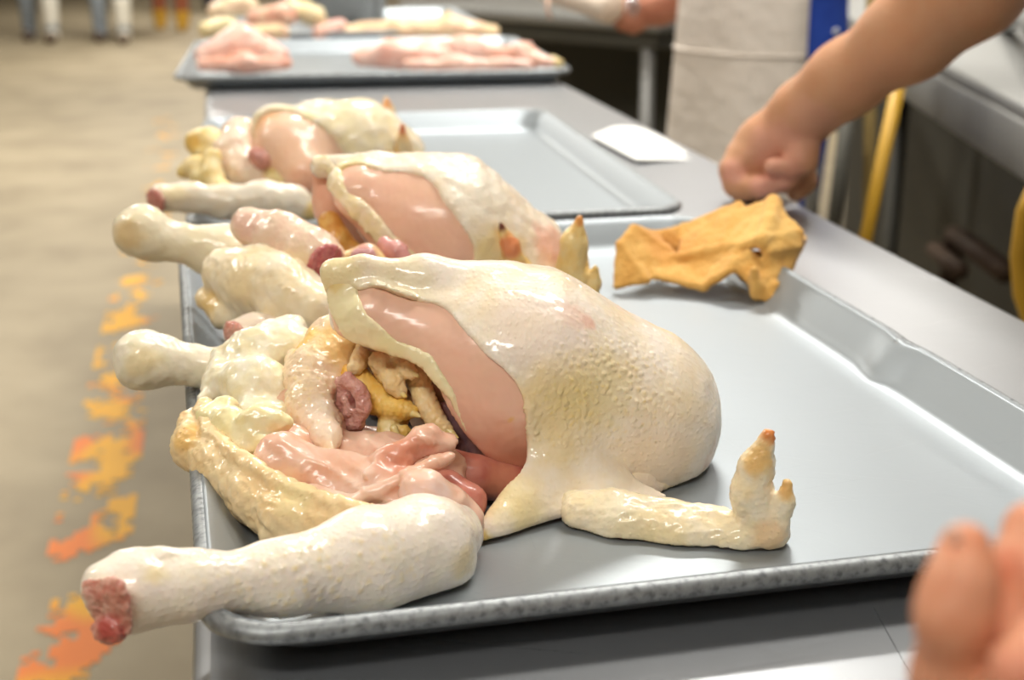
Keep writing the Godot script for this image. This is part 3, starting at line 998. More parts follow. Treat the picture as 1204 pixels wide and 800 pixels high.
	ro.tube([Vector3(-0.1505, 0.9046, -0.6550), 0.0067, Vector3(-0.1285, 0.8948, -0.6250), 0.0056, Vector3(-0.1123, 0.8908, -0.6000), 0.0038, Vector3(-0.0978, 0.8921, -0.5880), 0.0030], 0.0058)
	ro.tri(Vector3(-0.1574, 0.9098, -0.6650), Vector3(-0.1229, 0.9059, -0.6200), Vector3(-0.1465, 0.8860, -0.6550), 0.0038, 0.0059)
	ro.tri(Vector3(-0.1229, 0.9059, -0.6200), Vector3(-0.1062, 0.9024, -0.6030), Vector3(-0.1465, 0.8860, -0.6550), 0.0035, 0.0055)
	ro.tri(Vector3(-0.1465, 0.8860, -0.6550), Vector3(-0.1062, 0.9024, -0.6030), Vector3(-0.1205, 0.8762, -0.6250), 0.0033, 0.0058)
	ro.tri(Vector3(-0.1062, 0.9024, -0.6030), Vector3(-0.0788, 0.9032, -0.5900), Vector3(-0.1104, 0.8816, -0.6100), 0.0031, 0.0054)
	ro.half(Vector3(0, 0.8840, 0), Vector3(0, -1, 0))
	ro.disp(1, Vector3(25, 190, 130), 0.0007, 1, Vector3(0, 0, 35))
	ro.disp(0, Vector3(50, 50, 50), 0.0009)
	ro.disp(1, Vector3(70, 420, 300), 0.0003, 1, Vector3(0, 0, 35))
	ro.blob(Vector3(-0.1628, 0.9164, -0.6600), 0.0109, Color("e8b25c"), .6)
	ro.blob(Vector3(-0.0996, 0.9081, -0.6000), 0.0152, Color("f3dfa6"), .7)
	ro.blob(Vector3(-0.1073, 0.8953, -0.5950), 0.0128, Color("f2dcb0"), .6)
	ro.blob(Vector3(-0.1431, 0.9048, -0.6350), 0.0012, Color("6a2d16"), .9)
	soft("back_skin", ro, M.skin_smooth, t)
	# fat lumps
	var fa := field(0.0017, Color("f6ebc4"), Color("f3e2aa"), 80.0)
	fa.tube([Vector3(-0.1552, 0.9222, -0.6750), 0.0069, Vector3(-0.1428, 0.9232, -0.6650), 0.0076, Vector3(-0.1317, 0.9206, -0.6550), 0.0075, Vector3(-0.1221, 0.9179, -0.6480), 0.0058], 0.0039)
	fa.tube([Vector3(-0.1477, 0.9179, -0.6620), 0.0059, Vector3(-0.1323, 0.9170, -0.6480), 0.0049], 0.0038)
	fa.ell(Vector3(-0.1228, 0.9279, -0.6550), Vector3(0.0141, 0.0062, 0.0067), Vector3(0, 0, -8), 0.0025)
	fa.ell(Vector3(-0.1490, 0.9250, -0.6800), Vector3(0.0086, 0.0060, 0.0069), Vector3(0, 0, 10), 0.0026)
	fa.disp(0, Vector3(80, 80, 80), 0.0018)
	soft("fat_lump", fa, M.fat, t)
	# second leg, pointing left, with the pale fatty skin round its thigh
	var l2 := field(0.002, Color("f2e8cc"), Color("f2e8d4"), 50.0, 0.9)
	l2.tube([Vector3(-0.2144, 0.9290, -0.7620), 0.0097, Vector3(-0.2115, 0.9226, -0.7600), 0.0130, Vector3(-0.2053, 0.9209, -0.7620), 0.0121], 0.0058)
	l2.tube([Vector3(-0.2099, 0.9250, -0.7620), 0.0150, Vector3(-0.1836, 0.9204, -0.7650), 0.0102, Vector3(-0.1625, 0.9147, -0.7650), 0.0141, Vector3(-0.1381, 0.9127, -0.7650), 0.0204], 0.0077)
	l2.tube([Vector3(-0.2060, 0.9342, -0.7650), 0.0058, Vector3(-0.1954, 0.9332, -0.7650), 0.0039], 0.0039)
	l2.half(Vector3(0, 0.8840, 0), Vector3(0, -1, 0))
	l2.disp(0, Vector3(60, 60, 60), 0.0007)
	l2.disp(1, Vector3(120, 60, 120), 0.0005, 1)
	l2.blob(Vector3(-0.2063, 0.9307, -0.7400), 0.0160, Color("f3dca8"), .6)
	l2.blob(Vector3(-0.1869, 0.9381, -0.7400), 0.0141, Color("f3ebcf"), .7)
	soft("drumstick", l2, M.skin_smooth, t)
	var ts := field(0.0017, Color("f4ecd6"), Color("f0e2ba"), 70.0)
	ts.tube([Vector3(-0.1569, 0.9282, -0.7400), 0.0122, Vector3(-0.1424, 0.9331, -0.7400), 0.0150, Vector3(-0.1210, 0.9381, -0.7400), 0.0122], 0.0075)
	ts.tube([Vector3(-0.1580, 0.9234, -0.7250), 0.0110, Vector3(-0.1376, 0.9261, -0.7100), 0.0153, Vector3(-0.1219, 0.9213, -0.7100), 0.0117], 0.0074)
	ts.tube([Vector3(-0.1654, 0.9189, -0.7100), 0.0045, Vector3(-0.1599, 0.9249, -0.7350), 0.0056, Vector3(-0.1448, 0.9383, -0.7550), 0.0067, Vector3(-0.1237, 0.9443, -0.7600), 0.0077], 0.0045)
	ts.ell(Vector3(-0.1294, 0.9424, -0.7500), Vector3(0.0143, 0.0095, 0.0095), Vector3(0, 0, 0), 0.0048)
	ts.tube([Vector3(-0.1346, 0.9166, -0.6900), 0.0114, Vector3(-0.1170, 0.9119, -0.6900), 0.0105], 0.0053)
	ts.half(Vector3(0, 0.8840, 0), Vector3(0, -1, 0))
	ts.disp(0, Vector3(60, 60, 60), 0.0018)
	ts.disp(1, Vector3(120, 60, 90), 0.0005, 1)
	ts.blob(Vector3(-0.1605, 0.9286, -0.7300), 0.0056, Color("e2ad55"), .7)
	ts.blob(Vector3(-0.1293, 0.9449, -0.7500), 0.0171, Color("f2efe6"), .6)
	soft("thigh_skin", ts, M.skin_smooth, t)
	# wing laid on the pan
	var w := field(0.0015, Color("f3dfb6"), Color("f5e6cb"), 60.0, 0.9)
	w.tube([Vector3(0.0342, 0.8875, -0.6320), 0.0100, Vector3(0.0529, 0.8862, -0.6250), 0.0119, Vector3(0.0812, 0.8832, -0.6180), 0.0125, Vector3(0.1081, 0.8833, -0.6120), 0.0109, Vector3(0.1214, 0.8878, -0.6100), 0.0108], 0.0056)
	w.tube([Vector3(0.0294, 0.8912, -0.6380), 0.0053, Vector3(0.0490, 0.8948, -0.6300), 0.0060, Vector3(0.0772, 0.8921, -0.6220), 0.0063, Vector3(0.1010, 0.8921, -0.6160), 0.0055], 0.0032)
	w.tube([Vector3(0.1176, 0.8905, -0.6100), 0.0101, Vector3(0.1131, 0.9080, -0.6100), 0.0097, Vector3(0.1148, 0.9218, -0.6100), 0.0081, Vector3(0.1191, 0.9388, -0.6080), 0.0027], 0.0031)
	w.tube([Vector3(0.1228, 0.8923, -0.6060), 0.0077, Vector3(0.1273, 0.9063, -0.6040), 0.0046, Vector3(0.1283, 0.9158, -0.6040), 0.0023], 0.0023)
	w.tube([Vector3(0.0417, 0.8835, -0.6450), 0.0082, Vector3(0.0618, 0.8838, -0.6720), 0.0128, Vector3(0.0782, 0.8829, -0.6900), 0.0149], 0.0065)
	w.half(Vector3(0, 0.8832, 0), Vector3(0, -1, 0))
	w.disp(0, Vector3(55, 55, 55), 0.0007)
	w.disp(1, Vector3(90, 260, 160), 0.0005, 1)
	w.blob(Vector3(0.1195, 0.9380, -0.6080), 0.0054, Color("d9762c"), .9)
	w.blob(Vector3(0.1139, 0.9293, -0.6000), 0.0114, Color("e9b25e"), .7)
	w.blob(Vector3(0.1096, 0.9125, -0.5900), 0.0112, Color("ecc27a"), .6)
	w.blob(Vector3(0.1276, 0.9145, -0.6000), 0.0076, Color("e9b263"), .8)
	w.blob(Vector3(0.1207, 0.8908, -0.6000), 0.0114, Color("eec08c"), .6)
	w.blob(Vector3(0.0475, 0.8993, -0.6100), 0.0194, Color("f3e8cc"), .7)
	w.blob(Vector3(0.0631, 0.8864, -0.6000), 0.0228, Color("efd7a0"), .6)
	w.blob(Vector3(0.0686, 0.8838, -0.6600), 0.0193, Color("f0d9c6"), .8)
	soft("wing", w, M.skin, t)

# ---------------------------------------------------------------- feet and neck tucked into the front chicken
func claw(foot: Node3D, pts: Array) -> void:
	var f := field(0.0008, Color("f2d27c"), Color("f3e0a8"), 200.0)
	f.tube(pts, 0.001)
	soft("claw", f, M.claw, foot)

func build_giblets_front() -> void:
	var n := thing("neck_piece", "goosebumped pink neck piece with hollow purple cut end, propped against the front chicken's opening", "neck piece", Vector3(-0.0997, 0.8975, -0.6900))
	var f := field(0.0016, Color("efcfae"), Color("f0d8b4"), 60.0, 0.9)
	f.tube([Vector3(-0.0960, 0.9437, -0.7300), 0.0167, Vector3(-0.1035, 0.9303, -0.7120), 0.0181, Vector3(-0.1020, 0.9221, -0.6880), 0.0148, Vector3(-0.0926, 0.9197, -0.6550), 0.0062, Vector3(-0.0884, 0.9157, -0.6400), 0.0020], 0.0065)
	f.tube([Vector3(-0.0913, 0.9462, -0.7300), 0.0139, Vector3(-0.0820, 0.9462, -0.7300), 0.0111], 0.0037)
	f.tube([Vector3(-0.1187, 0.9380, -0.7250), 0.0046, Vector3(-0.1155, 0.9268, -0.7150), 0.0073, Vector3(-0.1085, 0.9129, -0.7000), 0.0062], 0.0028)
	f.tube([Vector3(-0.0763, 0.9324, -0.6700), 0.0111, Vector3(-0.0868, 0.9279, -0.6850), 0.0070], 0.0021, 1)
	f.disp(0, Vector3(90, 90, 90), 0.0015)
	f.pimples.append([Vector3(-0.0977, 0.9366, -0.6800), 0.0400, 0.0016, 300.0])
	f.blob(Vector3(-0.0911, 0.9524, -0.7100), 0.0180, Color("e9bd6a"), .6)
	f.blob(Vector3(-0.1129, 0.9493, -0.7200), 0.0119, Color("ecb83f"), .6)
	f.blob(Vector3(-0.0968, 0.9278, -0.6600), 0.0209, Color("f3dccb"), .7)
	soft("skin", f, M.skin, n)
	var e := field(0.0013, Color("cf938a"), Color("deaa9c"), 120.0)
	e.tube([Vector3(-0.0917, 0.9331, -0.6940), 0.0035, Vector3(-0.0844, 0.9378, -0.6860), 0.0039, Vector3(-0.0777, 0.9343, -0.6800), 0.0039, Vector3(-0.0761, 0.9258, -0.6780), 0.0039, Vector3(-0.0801, 0.9166, -0.6800), 0.0035, Vector3(-0.0877, 0.9132, -0.6840), 0.0030], 0.0022)
	e.ell(Vector3(-0.0860, 0.9240, -0.6880), Vector3(0.0070, 0.0105, 0.0052), Vector3(0, -30, 0), 0.0022)
	e.tube([Vector3(-0.0869, 0.9290, -0.6820), 0.0022, Vector3(-0.0843, 0.9237, -0.6810), 0.0026, Vector3(-0.0873, 0.9187, -0.6820), 0.0022], 0.0017)
	e.disp(0, Vector3(140, 140, 140), 0.0012)
	e.blob(Vector3(-0.0847, 0.9269, -0.6850), 0.0052, Color("8c4a48"), .7)
	soft("cut_end", e, M.cut, n)
	var a := thing("poultry_foot", "deep yellow scaly foot with a curled toe, lower one in the front chicken's opening", "poultry foot", Vector3(-0.0681, 0.9023, -0.6900))
	f = field(0.0012, Color("edbb52"), Color("f0cb78"), 120.0, 0.9)
	f.tube([Vector3(-0.1056, 0.9372, -0.7200), 0.0064, Vector3(-0.0971, 0.9348, -0.7100), 0.0068, Vector3(-0.0817, 0.9320, -0.7000), 0.0076, Vector3(-0.0703, 0.9254, -0.6920), 0.0070, Vector3(-0.0652, 0.9230, -0.6880), 0.0061], 0.0037)
	f.tube([Vector3(-0.0702, 0.9242, -0.6900), 0.0066, Vector3(-0.0637, 0.9228, -0.6860), 0.0057, Vector3(-0.0618, 0.9227, -0.6850), 0.0061, Vector3(-0.0563, 0.9234, -0.6820), 0.0056, Vector3(-0.0518, 0.9232, -0.6800), 0.0035], 0.0013)
	f.tube([Vector3(-0.0589, 0.9157, -0.6900), 0.0053, Vector3(-0.0638, 0.9138, -0.6850), 0.0061, Vector3(-0.0645, 0.9111, -0.6820), 0.0056, Vector3(-0.0599, 0.9089, -0.6780), 0.0043, Vector3(-0.0562, 0.9127, -0.6780), 0.0039], 0.0013)
	f.disp(1, Vector3(400, 90, 90), 0.0005, 1)
	f.blob(Vector3(-0.0904, 0.9377, -0.7000), 0.0133, Color("e9a93a"), .6)
	f.blob(Vector3(-0.0625, 0.9133, -0.6800), 0.0095, Color("f4e2ae"), .8)
	f.blob(Vector3(-0.0535, 0.9232, -0.6800), 0.0052, Color("f2d591"), .7)
	soft("foot", f, M.scale, a)
	claw(a, [Vector3(-0.0521, 0.9231, -0.6790), 0.0028, Vector3(-0.0472, 0.9218, -0.6760), 0.0009])
	claw(a, [Vector3(-0.0605, 0.9168, -0.6720), 0.0022, Vector3(-0.0587, 0.9130, -0.6700), 0.0017, Vector3(-0.0607, 0.9089, -0.6720), 0.0009])
	var b := thing("poultry_foot", "pale yellow foot with spread toes and the longest claw, in the front chicken's opening", "poultry foot", Vector3(-0.0595, 0.9225, -0.7000))
	f = field(0.0012, Color("efcf93"), Color("f0d9ae"), 120.0, 0.9)
	f.tube([Vector3(-0.0745, 0.9546, -0.7260), 0.0092, Vector3(-0.0751, 0.9445, -0.7200), 0.0082, Vector3(-0.0707, 0.9405, -0.7100), 0.0072], 0.0037)
	f.tube([Vector3(-0.0818, 0.9419, -0.6960), 0.0044, Vector3(-0.0760, 0.9464, -0.7200), 0.0069, Vector3(-0.0678, 0.9439, -0.7100), 0.0063], 0.0013)
	f.tube([Vector3(-0.0693, 0.9451, -0.6960), 0.0057, Vector3(-0.0658, 0.9368, -0.7000), 0.0058, Vector3(-0.0631, 0.9386, -0.6890), 0.0048, Vector3(-0.0607, 0.9359, -0.6860), 0.0052, Vector3(-0.0580, 0.9329, -0.6840), 0.0039], 0.0013)
	f.tube([Vector3(-0.0588, 0.9484, -0.6990), 0.0062, Vector3(-0.0572, 0.9434, -0.7000), 0.0062, Vector3(-0.0544, 0.9439, -0.6870), 0.0048, Vector3(-0.0516, 0.9426, -0.6840), 0.0035], 0.0013)
	f.tube([Vector3(-0.0513, 0.9442, -0.7060), 0.0063, Vector3(-0.0490, 0.9353, -0.6960), 0.0066, Vector3(-0.0461, 0.9283, -0.6890), 0.0057, Vector3(-0.0441, 0.9241, -0.6850), 0.0061, Vector3(-0.0395, 0.9189, -0.6790), 0.0052, Vector3(-0.0341, 0.9152, -0.6750), 0.0039], 0.0013)
	f.disp(1, Vector3(300, 300, 90), 0.0005, 1)
	f.blob(Vector3(-0.0451, 0.9355, -0.6900), 0.0131, Color("f0d8a0"), .6)
	f.blob(Vector3(-0.0730, 0.9524, -0.7100), 0.0135, Color("eed9a8"), .6)
	soft("foot", f, M.scale, b)
	claw(b, [Vector3(-0.0583, 0.9333, -0.6830), 0.0022, Vector3(-0.0551, 0.9315, -0.6800), 0.0013])
	claw(b, [Vector3(-0.0515, 0.9434, -0.6830), 0.0022, Vector3(-0.0484, 0.9423, -0.6810), 0.0013])
	claw(b, [Vector3(-0.0341, 0.9156, -0.6740), 0.0028, Vector3(-0.0309, 0.9140, -0.6720), 0.0019, Vector3(-0.0278, 0.9125, -0.6700), 0.0008])

# ---------------------------------------------------------------- the chicken behind it
func build_chicken_middle() -> void:
	var t := thing("chicken", "raw chicken behind the front one, two pink breast halves split by a skin strip", "chicken", Vector3(-0.0499, 0.9095, -0.9700))
	var core := field(0.003, PINK, Color("f0c2a6"), 40.0, 0.8)
	core.tube([Vector3(-0.1035, 0.9804, -0.9500), 0.0229, Vector3(-0.0488, 0.9523, -0.9600), 0.0487, Vector3(-0.0012, 0.9271, -0.9700), 0.0406], 0.0217)
	core.tube([Vector3(-0.1328, 0.9980, -0.9700), 0.0049, Vector3(-0.0961, 0.9956, -0.9700), 0.0086, Vector3(-0.0371, 0.9874, -0.9750), 0.0136], 0.0086)
	core.ell(Vector3(-0.0518, 0.9469, -1.0200), Vector3(0.0712, 0.0453, 0.0518), Vector3(0, 0, -18), 0.0194)
	var skin := core.grown(0.003)
	core.tube([Vector3(-0.1525, 0.9790, -0.9450), 0.0252, Vector3(-0.1327, 0.9504, -0.9450), 0.0270, Vector3(-0.1124, 0.9262, -0.9400), 0.0274], 0.0048, 1)
	var strip := core.grown(0.0035)
	core.half(Vector3(0, 0.8845, 0), Vector3(0, -1, 0))
	core.blob(Vector3(-0.0677, 0.9861, -0.9000), 0.0228, Color("f2cbb6"), .6)
	soft("breast_meat", core, M.meat, t)
	skin.base = SKIN
	skin.alt = SKIN2
	skin.tube([Vector3(-0.1075, 0.9912, -0.9370), 0.0166, Vector3(-0.0778, 0.9761, -0.9200), 0.0298, Vector3(-0.0568, 0.9480, -0.9110), 0.0301, Vector3(-0.0584, 0.9199, -0.9100), 0.0300], 0.0036, 1)
	skin.tube([Vector3(-0.1525, 0.9790, -0.9450), 0.0264, Vector3(-0.1327, 0.9504, -0.9450), 0.0300, Vector3(-0.1124, 0.9262, -0.9400), 0.0358], 0.0036, 1)
	skin.tube([Vector3(-0.1266, 0.9863, -0.9500), 0.0133, Vector3(-0.1111, 0.9658, -0.9350), 0.0154, Vector3(-0.0929, 0.9469, -0.9200), 0.0175], 0.0036, 1)
	skin.half(Vector3(0, 0.8835, 0), Vector3(0, -1, 0))
	skin.disp(0, Vector3(70, 70, 70), 0.0016)
	skin.disp(0, Vector3(160, 160, 160), 0.0008)
	skin.blob(Vector3(-0.0068, 0.9494, -0.9100), 0.0266, Color("ecd08a"), .7)
	skin.blob(Vector3(0.0225, 0.9456, -0.9500), 0.0205, Color("e9b09a"), .8)
	skin.blob(Vector3(-0.1165, 0.9924, -0.9400), 0.0298, Color("ecd592"), .8)
	skin.blob(Vector3(-0.0301, 0.9836, -0.9400), 0.0358, Color("f4ead8"), .7)
	soft("breast_skin", skin, M.skin, t)
	strip.h = 0.0022
	strip.base = Color("f2dda6")
	strip.alt = SKIN
	strip.tube([Vector3(-0.1354, 1.0060, -0.9650), 0.0080, Vector3(-0.1205, 0.9931, -0.9450), 0.0084, Vector3(-0.1013, 0.9746, -0.9270), 0.0076, Vector3(-0.0809, 0.9549, -0.9160), 0.0070, Vector3(-0.0553, 0.9347, -0.9100), 0.0069], 0.0037, 3)
	strip.half(Vector3(0, 0.8835, 0), Vector3(0, -1, 0))
	strip.disp(0, Vector3(90, 90, 90), 0.0014)
	soft("skin_strip", strip, M.skin, t)
	var far := field(0.003, Color("e2a68c"), Color("e9b79e"), 40.0)
	far.tube([Vector3(-0.1316, 0.9879, -0.9850), 0.0106, Vector3(-0.1226, 0.9683, -0.9850), 0.0175, Vector3(-0.1093, 0.9454, -0.9900), 0.0201], 0.0125)
	far.half(Vector3(0, 0.8840, 0), Vector3(0, -1, 0))
	soft("breast_meat", far, M.meat, t)
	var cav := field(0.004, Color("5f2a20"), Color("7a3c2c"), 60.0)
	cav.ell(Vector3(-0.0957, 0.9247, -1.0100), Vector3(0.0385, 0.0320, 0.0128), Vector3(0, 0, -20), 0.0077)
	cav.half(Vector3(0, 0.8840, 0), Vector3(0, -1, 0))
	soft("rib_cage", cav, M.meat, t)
	var leg := field(0.0028, Color("efe2c0"), Color("ece0c6"), 50.0)
	leg.tube([Vector3(-0.2636, 0.9576, -0.9450), 0.0096, Vector3(-0.2540, 0.9600, -0.9450), 0.0132, Vector3(-0.2487, 0.9528, -0.9450), 0.0132], 0.0084)
	leg.tube([Vector3(-0.2562, 0.9552, -0.9450), 0.0156, Vector3(-0.2244, 0.9468, -0.9500), 0.0115, Vector3(-0.2022, 0.9395, -0.9550), 0.0182, Vector3(-0.1803, 0.9272, -0.9550), 0.0230], 0.0120)
	leg.disp(0, Vector3(60, 60, 60), 0.0014)
	leg.blob(Vector3(-0.2607, 0.9593, -0.9300), 0.0142, Color("e6c48c"), .7)
	leg.blob(Vector3(-0.2317, 0.9622, -0.9300), 0.0177, Color("f4ecd6"), .7)
	soft("drumstick", leg, M.skin_smooth, t)
	var ts := field(0.0022, Color("f5e0b8"), Color("f7e8ce"), 50.0)
	ts.tube([Vector3(-0.1881, 0.9391, -0.9000), 0.0171, Vector3(-0.1621, 0.9356, -0.8850), 0.0247, Vector3(-0.1366, 0.9312, -0.8800), 0.0179], 0.0114)
	ts.tube([Vector3(-0.1716, 0.9424, -0.9100), 0.0150, Vector3(-0.1406, 0.9311, -0.8700), 0.0166, Vector3(-0.1176, 0.9272, -0.8600), 0.0109], 0.0081)
	ts.tube([Vector3(-0.2027, 0.9216, -0.9000), 0.0080, Vector3(-0.1900, 0.9142, -0.8850), 0.0073, Vector3(-0.1734, 0.9156, -0.8800), 0.0112], 0.0057)
	ts.tube([Vector3(-0.1422, 0.9226, -0.8600), 0.0186, Vector3(-0.1153, 0.9170, -0.8600), 0.0142], 0.0109)
	ts.tube([Vector3(-0.1469, 0.9446, -0.8620), 0.0164, Vector3(-0.1225, 0.9315, -0.8450), 0.0139], 0.0142)
	ts.half(Vector3(0, 0.8840, 0), Vector3(0, -1, 0))
	ts.disp(0, Vector3(40, 40, 40), 0.0012)
	ts.disp(1, Vector3(150, 25, 90), 0.0008, 1, Vector3(0, 0, -30))
	ts.blob(Vector3(-0.1974, 0.9197, -0.8900), 0.0147, Color("e5bb70"), .7)
	ts.blob(Vector3(-0.1701, 0.9424, -0.8700), 0.0221, Color("f1d6a2"), .5)
	soft("thigh_skin", ts, M.skin_smooth, t)
	var l2 := field(0.0022, Color("efd9c8"), Color("f0e0c8"), 60.0)
	l2.tube([Vector3(-0.1704, 0.9178, -0.8350), 0.0090, Vector3(-0.1607, 0.9185, -0.8400), 0.0096, Vector3(-0.1385, 0.9132, -0.8500), 0.0129], 0.0074)
	l2.tube([Vector3(-0.1750, 0.9209, -0.8320), 0.0048, Vector3(-0.1759, 0.9160, -0.8300), 0.0042], 0.0032)
	l2.half(Vector3(-0.1732, 0.9205, -0.8280), Vector3(-0.6, 0.1, 0.79))
	l2.half(Vector3(0, 0.8840, 0), Vector3(0, -1, 0))
	l2.blob(Vector3(-0.1753, 0.9200, -0.8280), 0.0074, Color("d99786"), .8)
	soft("drumstick", l2, M.skin_smooth, t)
	var bone := field(0.0018, Color("cf8475"), Color("e5b3a0"), 160.0)
	bone.ell(Vector3(-0.1727, 0.9205, -0.8280), Vector3(0.0084, 0.0079, 0.0026), Vector3(-6, -37, 0), 0.0032)
	bone.tube([Vector3(-0.1682, 0.9253, -0.8250), 0.0026, Vector3(-0.1658, 0.9196, -0.8220), 0.0026], 0.0021)
	bone.disp(0, Vector3(140, 140, 140), 0.0014)
	soft("cut_bone", bone, M.cut, t)
	# wing tips that show over the front chicken
	for q in 1:
		var w := field(0.002, Color("ecc678"), Color("efd79e"), 60.0)
		w.tube([Vector3(0.0429, 0.8961, -0.9300), 0.0142, Vector3(0.0406, 0.9278, -0.9250), 0.0123, Vector3(0.0417, 0.9557, -0.9200), 0.0082, Vector3(0.0454, 0.9736, -0.9180), 0.0017], 0.0047)
		w.tube([Vector3(0.0514, 0.9006, -0.9250), 0.0082, Vector3(0.0554, 0.9261, -0.9200), 0.0047, Vector3(0.0562, 0.9397, -0.9180), 0.0017], 0.0035)
		w.tube([Vector3(0.0106, 0.8961, -0.9300), 0.0130, Vector3(0.0058, 0.9308, -0.9250), 0.0100, Vector3(-0.0011, 0.9528, -0.9200), 0.0058, Vector3(-0.0080, 0.9684, -0.9180), 0.0017], 0.0047)
		w.tube([Vector3(-0.0012, 0.8901, -0.9500), 0.0241, Vector3(0.0524, 0.8868, -0.9400), 0.0179], 0.0121)
		w.half(Vector3(0, 0.8840, 0), Vector3(0, -1, 0))
		w.disp(1, Vector3(120, 60, 120), 0.0008, 1)
		w.blob(Vector3(0.0452, 0.9737, -0.9150), 0.0070, Color("e0954c"), .9)
		w.blob(Vector3(-0.0079, 0.9691, -0.9150), 0.0070, Color("5e2c22"), .9)
		w.blob(Vector3(-0.0011, 0.9540, -0.9150), 0.0116, Color("e08056"), .8)
		w.blob(Vector3(0.0057, 0.9364, -0.9150), 0.0081, Color("dd8d7c"), .8)
		w.blob(Vector3(0.0011, 0.9406, -0.9100), 0.0058, Color("edc25f"), .6)
		soft("wing", w, M.skin, t)
	# neck piece across its legs
	var n := thing("neck_piece", "pink skin-covered neck piece with raw red cut end lying across the second chicken's legs", "neck piece", Vector3(-0.1518, 0.9342, -0.8900))
	var f := field(0.0022, Color("edc9b2"), Color("f0d6bc"), 60.0)
	f.tube([Vector3(-0.1751, 0.9679, -0.9150), 0.0128, Vector3(-0.1519, 0.9645, -0.9000), 0.0154, Vector3(-0.1301, 0.9555, -0.8850), 0.0168, Vector3(-0.1220, 0.9500, -0.8800), 0.0162], 0.0081)
	f.half(Vector3(-0.1187, 0.9515, -0.8720), Vector3(0.62, -0.22, 0.75))
	f.disp(0, Vector3(90, 90, 90), 0.0012)
	f.blob(Vector3(-0.1371, 0.9481, -0.8700), 0.0199, Color("eed3a4"), .7)
	f.blob(Vector3(-0.1737, 0.9736, -0.9000), 0.0148, Color("eebfae"), .6)
	soft("skin", f, M.skin, n)
	var c := field(0.0018, Color("b8525a"), Color("d58a84"), 200.0)
	c.ell(Vector3(-0.1199, 0.9518, -0.8730), Vector3(0.0144, 0.0155, 0.0039), Vector3(14, 40, 0), 0.0033)
	c.disp(0, Vector3(200, 200, 200), 0.0018)
	soft("cut_end", c, M.cut, n)
	var g := thing("giblets", "small pink and yellow offcut beside the red neck end of the second chicken", "giblets", Vector3(-0.0957, 0.9466, -0.8800))
	f = field(0.002, Color("e9c27a"), Color("efd4a0"), 80.0)
	f.tube([Vector3(-0.1049, 0.9510, -0.8850), 0.0079, Vector3(-0.0933, 0.9545, -0.8800), 0.0089, Vector3(-0.0855, 0.9505, -0.8780), 0.0067], 0.0045)
	f.half(Vector3(0, 0.8840, 0), Vector3(0, -1, 0))
	f.blob(Vector3(-0.0948, 0.9603, -0.8750), 0.0100, Color("dc9c98"), .9)
	f.blob(Vector3(-0.0848, 0.9525, -0.8700), 0.0066, Color("e8ba4a"), .7)
	soft("skin", f, M.skin_smooth, g)
	var c2 := field(0.0016, Color("c98f93"), Color("dba9a6"), 120.0)
	c2.tube([Vector3(-0.0993, 0.9578, -0.8760), 0.0044, Vector3(-0.0915, 0.9583, -0.8740), 0.0039, Vector3(-0.0882, 0.9551, -0.8730), 0.0028], 0.0022)
	soft("cut_end", c2, M.cut, g)
	var g2 := thing("giblets", "purplish pink lump tucked under the second chicken's breast", "giblets", Vector3(-0.0758, 0.9453, -0.8850))
	f = field(0.002, Color("d29a92"), Color("c98984"), 90.0)
	f.tube([Vector3(-0.0835, 0.9599, -0.8950), 0.0057, Vector3(-0.0754, 0.9554, -0.8900), 0.0073, Vector3(-0.0685, 0.9487, -0.8850), 0.0062], 0.0045)
	f.disp(0, Vector3(120, 120, 120), 0.0014)
	soft("lump", f, M.meat, g2)
	var ft := thing("poultry_foot", "brownish yellow foot in the dark opening of the second chicken", "poultry foot", Vector3(-0.1159, 0.9440, -0.9200))
	f = field(0.002, Color("c98a3e"), Color("dcae62"), 90.0)
	f.tube([Vector3(-0.1251, 0.9636, -0.9450), 0.0084, Vector3(-0.1173, 0.9539, -0.9350), 0.0077, Vector3(-0.1077, 0.9468, -0.9300), 0.0059, Vector3(-0.0991, 0.9457, -0.9250), 0.0041], 0.0036)
	f.tube([Vector3(-0.1167, 0.9551, -0.9300), 0.0059, Vector3(-0.1187, 0.9469, -0.9250), 0.0053], 0.0030)
	soft("foot", f, M.scale, ft)

